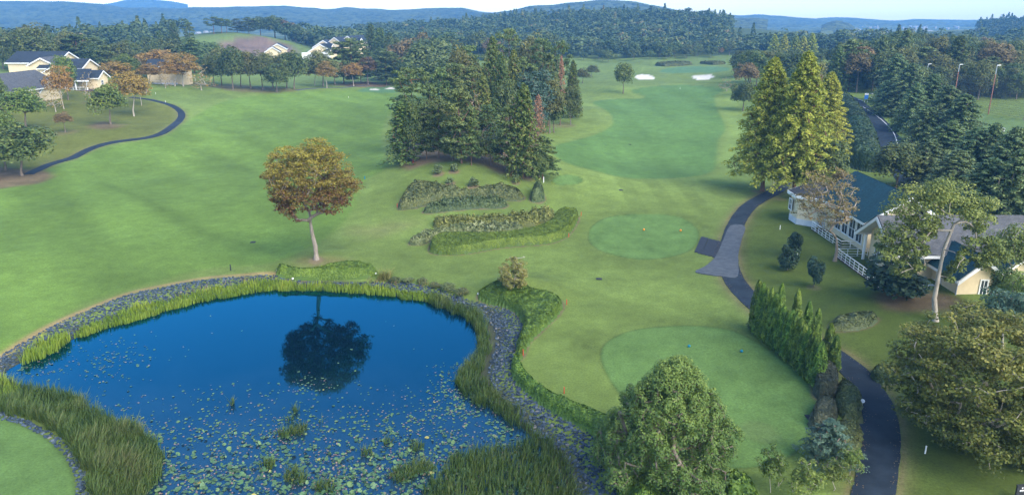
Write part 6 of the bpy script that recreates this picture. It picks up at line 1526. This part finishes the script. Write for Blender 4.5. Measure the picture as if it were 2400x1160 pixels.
def build_beds():
    B = BEDS
    bed('azalea_bed', B['az_top'], M['azalea'], 1.15, 'large olive azalea bed on the front of the mound', 'hedge', leaf=.26, dens=55, edge=1.3, lump=.35, bias=.08)
    bed('shrub_bed', B['low_grass'], M['varieg'], .75, 'narrow grey green planting just below the azalea bed', 'plant bed', leaf=.26, dens=50, edge=.5, lump=.5, tall=.3, bias=-.08)
    bed('grass_bed', B['feather'], M['feather'], .8, 'tall feathery golden grass behind the clipped hedge', 'plant bed', leaf=.26, dens=80, edge=.5, lump=.45, tall=.45, peaks=[(*G(1272, 520), 1.4, 1.1)])
    bed('shrub_bed', B['varieg'], M['varieg'], .7, 'pale edged leafy planting between feathery grass and clipped hedge', 'plant bed', leaf=.24, dens=60, edge=.4, lump=.5, tall=.2, bias=.12)
    bed('clipped_hedge', B['clipped'], M['box'], 1.15, 'long clipped bright green hedge curling round the planting below the mound', 'hedge', leaf=.13, dens=220, edge=.5, lump=.04, rough=.45)
    bed('clipped_hedge', B['zelhedge'], M['box'], 1.05, 'clipped hedge on the pond bank under the lone zelkova', 'hedge', leaf=.14, dens=170, edge=.8, lump=.18, rough=.5, bias=-.08)
    x, y = G(1205, 668, 1.)
    bed('azalea_bed', B['knollhedge'], M['box'], .85, 'hedge covered knoll at the corner of the pond', 'hedge', leaf=.13, dens=190, edge=.6, lump=.25, bias=-.2, rough=.4)
    bed('clipped_hedge', B['strip'], M['box'], .75, 'narrow hedge strip running along the stone channel', 'hedge', leaf=.13, dens=150, edge=.4, lump=.35, bias=-.18)
    bed('clipped_hedge', B['block'], M['darkhedge'], 1.55, 'boxy dark brownish hedge block at the near end of the cypresses', 'hedge', leaf=.12, dens=170, edge=.22, lump=.08)
    bed('clipped_hedge', B['block2'], M['darkhedge'], 1.25, 'rounded dark hedge block beside the small black mat', 'hedge', leaf=.12, dens=170, edge=.5, lump=.1)
    bed('azalea_bed', B['mound1'], M['azalea'], .9, 'olive azalea clump between hedge block and near path, upper of two', 'hedge', leaf=.12, dens=150, edge=.7, lump=.2, bias=-.08)
    bed('azalea_bed', B['mound2'], M['azalea'], .9, 'olive azalea clump beside the short side path, lower of two', 'hedge', leaf=.12, dens=150, edge=.7, lump=.2, bias=-.08)
    bed('azalea_bed', B['oval'], M['varieg'], .8, 'oval leafy shrub bed on the lodge lawn', 'hedge', leaf=.18, dens=80, edge=.9, lump=.3, bias=-.12)
    bed('azalea_bed', B['lowshrub'], M['azalea'], .7, 'low dark shrub bed right of the near cart path', 'hedge', leaf=.14, dens=120, edge=.5, lump=.25, bias=-.2)
    bed('azalea_bed', B['foot'], M['box'], 1.0, 'green shrub mass at the foot of the foreground evergreen', 'hedge', leaf=.16, dens=90, edge=1.2, lump=.5, bias=-.12)
    bed('azalea_bed', B['tall_shrub'], M['varieg'], 2.0, 'upright grey green shrub standing alone right of the mound', 'shrub', leaf=.24, dens=90, edge=.8, lump=.2, bias=-.2)
    for k, (pts, hh, lb) in enumerate((([(1536, 154), (1560, 151), (1600, 150), (1622, 152), (1600, 155), (1560, 157)], 1.6, 'long low hedge on the bank behind the far green, left'), ([(1640, 150), (1672, 149), (1700, 151), (1672, 153)], 1.4, 'low hedge on the bank behind the far green, right'),
                                     ([(944, 128), (962, 124), (984, 126), (984, 131), (960, 133)], 1.8, 'oval clipped bush on the distant grass left of the grove'))):
        bed('clipped_hedge', GP(pts, 4), M['azalea'], hh, lb, 'hedge', leaf=.7, dens=8, edge=1.4, lump=.15)
    # loose dry clumps and shrubs between hedge and knoll along the bank
    for px, py, w, hh, k, lb in ((900, 655, 28, .8, 'dry', 'dry golden grass clump right of the zelkova hedge'), (925, 660, 26, .5, 'shrub', 'first low shrub right of the zelkova hedge on the stone bank'), (955, 662, 30, .6, 'shrub', 'second low shrub on the stone bank'), (990, 663, 26, .5, 'shrub', 'third low shrub on the stone bank'),
                             (1020, 672, 28, .5, 'shrub', 'fourth low shrub on the stone bank'), (1052, 680, 34, .7, 'shrub', 'round shrub fifth along the stone bank'), (1085, 690, 34, .7, 'shrub', 'round shrub left of the knoll hedge')):
        x, y = G(px, py)
        if k == 'dry': blades('dry_grass', np.array([(x-.7, y-.1), (x-.3, y-.5), (x+.5, y-.3), (x+.8, y+.1), (x+.2, y+.5), (x-.4, y+.4)]), M['feather'], 150, .95, .05, lb, lean=.5, jit=.5)
        else: put('shrub', 'shrub', 'shrub', (x, y, hz(x, y)), hh, w/F*88, lb, 'low shrubs along the stone bank')
    # clipped mounds lining the road
    n = 12; line = GP([(2034, 402), (2030, 372), (2026, 342), (2018, 312), (2004, 282), (1988, 258), (1976, 242)], 6, False)
    seg = np.concatenate([[0], np.cumsum(np.linalg.norm(np.diff(line, axis=0), axis=1))])
    for k in range(n):
        t = seg[-1]*(k+.5)/n; x = np.interp(t, seg, line[:, 0])-.6; y = np.interp(t, seg, line[:, 1]); q = []
        for j in range(18):
            a = j/18*6.283; q.append((x+3.0*math.cos(a)*(1+.06*math.sin(3*a+k)), y+seg[-1]/n*.56*math.sin(a)))
        pos = ['nearest', 'second nearest', 'third nearest', 'fourth nearest', 'fifth nearest', 'sixth nearest', 'sixth farthest', 'fifth farthest', 'fourth farthest', 'third farthest', 'second farthest', 'farthest'][k]
        bed('clipped_hedge', np.array(q), M['darkgreen'], 3.6, f'{pos} rounded hedge mound of the line beside the road', 'hedge', leaf=.42, dens=14, edge=2.2, lump=.08, group='rounded hedge mounds beside the road')

def bank_stones():
    """the stone pitching of the pond bank: far too many stones to count"""
    polys = [GP([(-60, 880), (-10, 842), (60, 800), (130, 761), (210, 726), (300, 692), (390, 672), (480, 656), (560, 649), (640, 645), (700, 657), (780, 664), (860, 662), (960, 664), (1060, 688), (1126, 712), (1165, 720),
                 (1200, 732), (1224, 764), (1212, 805), (1200, 852), (1206, 892), (1244, 930), (1300, 972), (1378, 1016), (1424, 1056), (1446, 1110), (1452, 1200), (1450, 1320), (1366, 1320), (1362, 1200), (1340, 1134), (1314, 1068), (1264, 1026), (1214, 976), (1176, 928), (1150, 890), (1150, 850), (1162, 810), (1158, 770), (1120, 740), (1050, 716), (950, 695),
                 (850, 682), (740, 677), (640, 674), (540, 688), (430, 708), (340, 735), (250, 760), (180, 788), (110, 822), (60, 842), (16, 868), (-10, 895)], 3),
             GP([(-40, 950), (0, 962), (60, 985), (120, 1015), (165, 1055), (200, 1110), (212, 1170), (200, 1260), (170, 1260), (182, 1165), (174, 1110), (148, 1060), (100, 1020), (40, 990), (-40, 972)], 3)]
    import bmesh
    base = []
    for k in range(14):
        bm = bmesh.new(); bmesh.ops.create_icosphere(bm, subdivisions=1, radius=.5); V = np.array([v.co[:] for v in bm.verts]); Fc = np.array([[v.index for v in f.verts] for f in bm.faces]); bm.free()
        d = rdirs(6)
        for q in d:      # cut flats, as broken stone has
            s = V@q; lim = .26+.12*rng.random(); V = V-np.outer(np.maximum(s-lim, 0), q)
        V = V*np.array((1.25, .9, .65))*(1+.1*rng.random(3)); base.append((V, Fc))
    VV = []; FF = []; TT = []; o = 0
    for poly, dens, lab in ((polys[0], 34, 'a'), (polys[1], 36, 'b')):
        lo, hi = poly.min(0), poly.max(0); n = int((hi-lo).prod()*dens); P = lo+(hi-lo)*rng.random((n, 2)); P = P[sdf(P, poly, 5.) < .05]; z = h(P[:, 0], P[:, 1])
        for (x, y), zz in zip(P, z):
            V, Fc = base[rng.integers(14)]; s = .14+.19*rng.random()**2; a = rng.random()*6.28; b = rng.normal()*.4; c, sn = math.cos(a), math.sin(a)
            W = V*s; W = np.stack([W[:, 0], W[:, 1]*math.cos(b)-W[:, 2]*math.sin(b), W[:, 1]*math.sin(b)+W[:, 2]*math.cos(b)], 1)
            VV.append(np.stack([W[:, 0]*c-W[:, 1]*sn+x, W[:, 0]*sn+W[:, 1]*c+y, W[:, 2]+zz+s*.14], 1)); FF.append(Fc+o); o += len(V); TT.append(np.full(len(V), np.clip(.45+.28*rng.normal(), 0, 1)))
    print('stones', len(VV))
    props(link('bank_stones', mesh_np('bank_stones', np.concatenate(VV), np.concatenate(FF), M['stone'], tint=np.concatenate(TT))), 'blue grey broken stones lining the pond bank and channel', None, None, 'stuff')

def litter():
    """dead leaves blown along the verges of the cart path"""
    L = CART; seg = np.concatenate([[0], np.cumsum(np.linalg.norm(np.diff(L, axis=0), axis=1))]); n = 2600; t = rng.random(n)*seg[-1]
    P = np.stack([np.interp(t, seg, L[:, 0]), np.interp(t, seg, L[:, 1])], 1); T = np.stack([np.interp(t+.5, seg, L[:, 0]), np.interp(t+.5, seg, L[:, 1])], 1)-P; T /= np.linalg.norm(T, axis=1)[:, None]+1e-9
    off = np.where(rng.random(n) < .95, rng.choice([-1, 1], n)*(1.12+.22*rng.normal(size=n)), 2.2*(rng.random(n)-.5)); P = P+np.stack([-T[:, 1], T[:, 0]], 1)*off[:, None]
    V = np.stack([P[:, 0], P[:, 1], h(P[:, 0], P[:, 1])+.085], 1); Nm = np.array((0, 0, 1.))+rdirs(n)*.3
    Vq, Q = leaf_quads(V, Nm, .04+.06*rng.random(n)); props(link('fallen_leaves', mesh_np('fallen_leaves', Vq, Q, M['dryreed'], tint=np.repeat(rng.random(n), 4))), 'brown fallen leaves along the verges of the near cart path', None, None, 'stuff')

def reeds():
    litter()
    wl = lambda pts, n=5: GP(pts, n)
    blades('reeds', wl([(178, 796), (185, 778), (260, 745), (350, 716), (440, 694), (540, 672), (640, 661), (700, 668), (780, 672), (860, 673), (930, 682), (1010, 694), (1040, 712), (960, 704), (860, 692), (750, 686), (640, 684), (540, 698), (430, 720), (340, 747), (250, 773)]), M['reed'], 95, .6, .065, 'bright green reeds along the far edge of the pond', lean=.16)
    blades('reeds', wl([(48, 848), (60, 832), (110, 808), (160, 792), (162, 806), (110, 836), (60, 856)]), M['reed'], 75, .95, .075, 'short stretch of bright reeds at the left end of the pond', lean=.16)
    blades('sedge', wl([(-60, 900), (-20, 898), (50, 912), (120, 925), (190, 942), (220, 968), (300, 1005), (355, 1040), (378, 1085), (372, 1130), (345, 1180), (330, 1260), (190, 1260), (215, 1170), (205, 1110), (170, 1055), (125, 1012), (60, 982), (-60, 955)]), M['sedge'], 160, .9, .042, 'rough olive sedge in the near left corner of the pond', lean=.4, jit=.45)
    blades('reeds', wl([(-60, 905), (0, 900), (40, 915), (30, 940), (-20, 950), (-60, 950)]), M['reed'], 70, 1.2, .06, 'bright reeds at the left edge beside the sedge', lean=.2)
    blades('sedge', wl([(1005, 695), (1060, 712), (1120, 735), (1146, 776), (1148, 816), (1136, 860), (1138, 896), (1178, 932), (1224, 982), (1278, 1032), (1326, 1076), (1348, 1140), (1366, 1260), (1010, 1260), (1020, 1150), (1100, 1085), (1200, 1058), (1235, 1030), (1200, 1000), (1120, 950), (1075, 910), (1090, 862), (1118, 825), (1112, 775), (1070, 745), (1010, 718)]), M['sedge'], 170, .8, .040, 'green sedge belt along the right side of the pond', lean=.35, jit=.45, clump=.5)
    blades('dry_grass', wl([(400, 700), (440, 684), (520, 668), (600, 656), (640, 654), (640, 661), (540, 674), (450, 694)]), M['dryreed'], 14, .7, .05, 'dry rusty grass tufts among the stones above the reeds', lean=.4, clump=1.2)
    blades('dry_grass', wl([(860, 655), (930, 662), (1000, 668), (1000, 676), (930, 672), (860, 664)]), M['dryreed'], 26, .6, .05, 'dry rusty grass tufts on the stones right of the zelkova hedge', lean=.4, clump=1.0)
    # tufts standing in the water
    for i, (px, py, r) in enumerate(((678, 985, .45), (756, 990, .35), (695, 1010, .7), (665, 1020, .5), (908, 1040, .5), (978, 1050, .5), (540, 948, .3), (690, 965, .3), (860, 1065, .4), (690, 1120, .8), (760, 1140, .7), (945, 1115, .9), (990, 1100, .8), (1085, 905, .5), (1120, 940, .6), (630, 1090, .5))):
        x, y = plane_z(px, py, WATER); q = np.array([(x+r*math.cos(a), y+r*math.sin(a)) for a in np.linspace(0, 6.28, 9)[:-1]])
        blades('water_grass', q, M['sedge'], 90, .6, .045, 'olive grass tuft standing among the lily pads', lean=.5, zfun=lambda P: np.full(len(P), WATER-.02))

def lily_pads():
    def pad(n=11):
        a = np.linspace(.22, 2*math.pi-.22, n); r = 1+.08*rng.normal(size=n)
        z = .10*rng.random()*np.cos(a*2+rng.random()*6)+.03*rng.normal(size=n)
        V = np.concatenate([[(0, 0, 0)], np.stack([np.cos(a)*r, np.sin(a)*r, z], 1)]); return V, np.array([(0, i, i+1) for i in range(1, n)])
    base = [pad() for _ in range(10)]
    spots = []
    def dens(px, py):
        d = .001
        d = max(d, np.clip((py-880)/230, 0, 1)**1.35*(.55+.45*np.clip((px-380)/700, 0, 1)))
        if px > 1000: d = max(d, .55*np.exp(-((px-1080)/75)**2)*(py > 850))
        d = max(d, .6*np.exp(-((px-85)/60)**2-((py-862)/20)**2), .16*np.exp(-((px-230)/110)**2-((py-850)/45)**2), .4*np.exp(-((px-715)/60)**2-((py-905)/18)**2))
        d = max(d, .9*np.exp(-((px-660)/60)**2-((py-1022)/25)**2), .95*np.exp(-((px-560)/190)**2-((py-1120)/55)**2), .9*np.exp(-((px-960)/140)**2-((py-1080)/55)**2))
        return d*(.12+1.5*(fbm(np.array([px/42.]), np.array([py/20.]), 3, 3)[0]*.5+.5)**1.6)
    n = 0; lo, hi = POND.min(0), POND.max(0)
    while n < 24000:
        p = lo+(hi-lo)*rng.random(2); n_ = 1
        a = (p[0], p[1], WATER-H); c = a[1]*CP-a[2]*SP; u = a[1]*SP+a[2]*CP; px = 1200+F*a[0]/c; py = 580-F*u/c
        n += .22
        if py > 1185 or px < 0 or rng.random() > dens(px, py): continue
        n += .78
        spots.append((p[0], p[1], px, py))
    S = np.array(spots); ok = sdf(S[:, :2], POND, 5.) < -.15; S = S[ok]
    raised = np.clip((S[:, 3]-1010)/120, 0, 1)*(rng.random(len(S)) < .5)
    kind = rng.random(len(S)); big = np.clip((S[:, 3]-900)/220, 0.12, 1)
    size = np.where(kind < .5, .035+.045*rng.random(len(S)), .06+.10*rng.random(len(S))**1.5*(.5+big))
    tint = np.where(kind < .42, .1+.22*rng.random(len(S)), np.where(kind > .991, .95, .38+.42*rng.random(len(S))))
    scr = size/np.hypot(S[:, 1], H); order = np.argsort(-scr); ind = set(order[:250].tolist())
    VV = []; FF = []; TT = []; o = 0; mats = {}
    for i in range(len(S)):
        V, Fc = base[rng.integers(10)]; s = size[i]; a = rng.random()*6.28; tl = rng.normal()*.12+(rng.normal()*.45 if raised[i] > 0 else 0); c, sn = math.cos(a), math.sin(a)
        W = V*s; W = np.stack([W[:, 0], W[:, 1]*math.cos(tl)-W[:, 2]*math.sin(tl), W[:, 1]*math.sin(tl)+W[:, 2]*math.cos(tl)], 1); W = np.stack([W[:, 0]*c-W[:, 1]*sn, W[:, 0]*sn+W[:, 1]*c, W[:, 2]], 1)
        z = WATER+.012+max(0, -W[:, 2].min())+raised[i]*.22*rng.random()
        if i in ind:
            q = float(np.clip(tint[i]+.05*rng.normal(), 0, 1)); me = mesh_np('lily_pad', W, Fc, M['lily'], tint=np.full(len(V), q)); ob = link('lily_pad', me, None, (S[i, 0], S[i, 1], z))
            nm = 'yellow' if q > .9 else ('pale pinkish' if q < .3 else ('light green' if q > .68 else 'green'))
            props(ob, f'{nm} lily pad floating among many on the near pond water', 'lily pad', f'{nm} lily pads on the pond')
        else:
            VV.append(W+np.array((S[i, 0], S[i, 1], z))); FF.append(Fc+o); o += len(V); TT.append(np.full(len(V), np.clip(tint[i]+.05*rng.normal(), 0, 1)))
    print('pads', len(S))
    props(link('lily_pads', mesh_np('lily_pads', np.concatenate(VV), np.concatenate(FF), M['lily'], tint=np.concatenate(TT))), 'scatter of small floating leaves over the pond', None, None, 'stuff')
SOIL_SPOTS = [(260, 293, 4.5, .5), (153, 311, 3, .4), (742, 610, 1.0, .8), (1027, 409, 1.3, .9), (1064, 403, 1.1, .9), (1055, 431, 1.1, .9), (1109, 440, 1.3, .9), (1209, 428, 1.0, .9), (1262, 474, 1.0, .7), (1776, 449, 1.3, .7), (1829, 467, 1.2, .5),
              (1319, 294, 4, .5), (60, 415, 4, .5), (1907, 674, .9, .4), (30, 305, 5, .6), (1590, 1010, .1, .1), (520, 205, 8, .35), (1780, 1010, 1.6, .12), (820, 200, 10, .6), (205, 240, 2, .4)]
BED_EDGES = []
M = {}
import time
_t = time.time()
def lap(s):
    global _t
    print('%-12s %.1f' % (s, time.time()-_t)); _t = time.time()

def main():
    build_mats()
    M['darkgreen'] = leafmat('road_hedge_leaves', [(0, (.014, .03, .016)), (.5, (.032, .058, .026)), (1, (.06, .09, .04))], .12)
    define_beds(); lap('beds')
    build_ground(); lap('ground')
    build_water(); build_hills(); lap('hills')
    for nm, l, w, mt in (('cart_path', CART, [2.35, 2.35, 2.4, 2.4, 2.3, 2.2, 2.3, 2.3, 2.2, 2.2], 'asphalt'), ('cart_path', LPATH, 1.9, 'asphalt'), ('cart_path', TPATH, 1.8, 'plaza'), ('road', ROAD, 6.6, 'asphalt')): props(ribbon(nm, l, w, M[mt]), kind='structure')
    props(drape('paved_apron', Z['plaza'], M['plaza'], .10, step=.8), kind='structure')
    props(drape('side_path', GP([(1955, 985), (2018, 994), (2038, 992), (2037, 1017), (2018, 1013), (2016, 1001), (1955, 996)], 1), M['asphalt'], .04, step=.5), kind='structure')
    build_protos(); lap('protos')
    for k in range(1): mk_broad('umb2', M['umbrella'], M['palebark'], 8, 6, 2.0, 55, 80, .24, puff=.16)
    KINDS['umb2'] = ('broadleaf_tree', 'tree')
    hero_trees(); lap('heroes')
    listed_trees(); cypress_row(); lap('listed')
    for o in bpy.data.objects:
        if o.type == 'EMPTY' and o.get('category') and o.location.y > 180: PLACED.append((o.location.x, o.location.y))
    woods(); lap('woods')
    far_woods(); lap('far woods')
    right_lodge(); left_houses(); small_things(); lap('buildings')
    build_beds(); bank_stones(); reeds(); lily_pads(); lap('pond')
main()
# ------------------------------------------------------------------ world, sun, haze, camera
def build_env():
    w = bpy.data.worlds.new('World'); SC.world = w; w.use_nodes = True
    nt = w.node_tree; nt.nodes.clear()
    out = nt.nodes.new('ShaderNodeOutputWorld'); bg = nt.nodes.new('ShaderNodeBackground'); sk = nt.nodes.new('ShaderNodeTexSky')
    sk.sky_type = 'NISHITA'; sk.sun_disc = False; sk.sun_elevation = SUN_EL; sk.sun_rotation = SUN_AZ
    sk.altitude = 80; sk.air_density = 1.0; sk.dust_density = .6; sk.ozone_density = 2.5
    bg.inputs[1].default_value = SKY
    nt.links.new(sk.outputs[0], bg.inputs[0]); nt.links.new(bg.outputs[0], out.inputs[0])
    ld = bpy.data.lights.new('sun', 'SUN'); ld.energy = SUN; ld.angle = R(SUN_ANGLE); ld.color = (1, .93, .80)
    lo = bpy.data.objects.new('sun', ld); COL.objects.link(lo)
    d = Vector((math.sin(SUN_AZ)*math.cos(SUN_EL), math.cos(SUN_AZ)*math.cos(SUN_EL), math.sin(SUN_EL)))
    lo.rotation_euler = d.to_track_quat('Z', 'Y').to_euler(); lo.location = d*200
    cd = bpy.data.cameras.new('camera'); cam = bpy.data.objects.new('camera', cd); COL.objects.link(cam)
    cam.location = (0, 0, H); cam.rotation_euler = (R(90)-PITCH, 0, 0)
    cd.sensor_width = 36; cd.lens = 36*F/2400; cd.clip_start = .5; cd.clip_end = 20000
    SC.camera = cam
    if HAZE:
        mb = MB(); mb.box((-4400, -260, -6), (4400, HAZE_END, 124))
        m, nt, out = newmat('haze')
        pv = N(nt, 'ShaderNodeVolumePrincipled'); setin(pv, Density=HAZE); pv.inputs['Color'].default_value = (*HAZE_COL, 1); pv.inputs['Anisotropy'].default_value = .0
        nt.links.new(pv.outputs[0], out.inputs['Volume'])
        props(mb.build('haze', m), kind='stuff')
    vs = SC.view_settings; vs.view_transform = 'Standard'; vs.look = 'None'; vs.exposure = EXPOSURE; vs.gamma = 1; vs.use_curve_mapping = False
    c = SC.cycles
    c.max_bounces = 5; c.diffuse_bounces = 3; c.glossy_bounces = 2; c.transmission_bounces = 3; c.volume_bounces = 0; c.transparent_max_bounces = 4
    c.use_denoising = True; c.use_adaptive_sampling = True; c.adaptive_threshold = .02
    c.caustics_reflective = False; c.caustics_refractive = False
    try: c.denoiser = 'OPENIMAGEDENOISE'
    except Exception: pass

build_env()
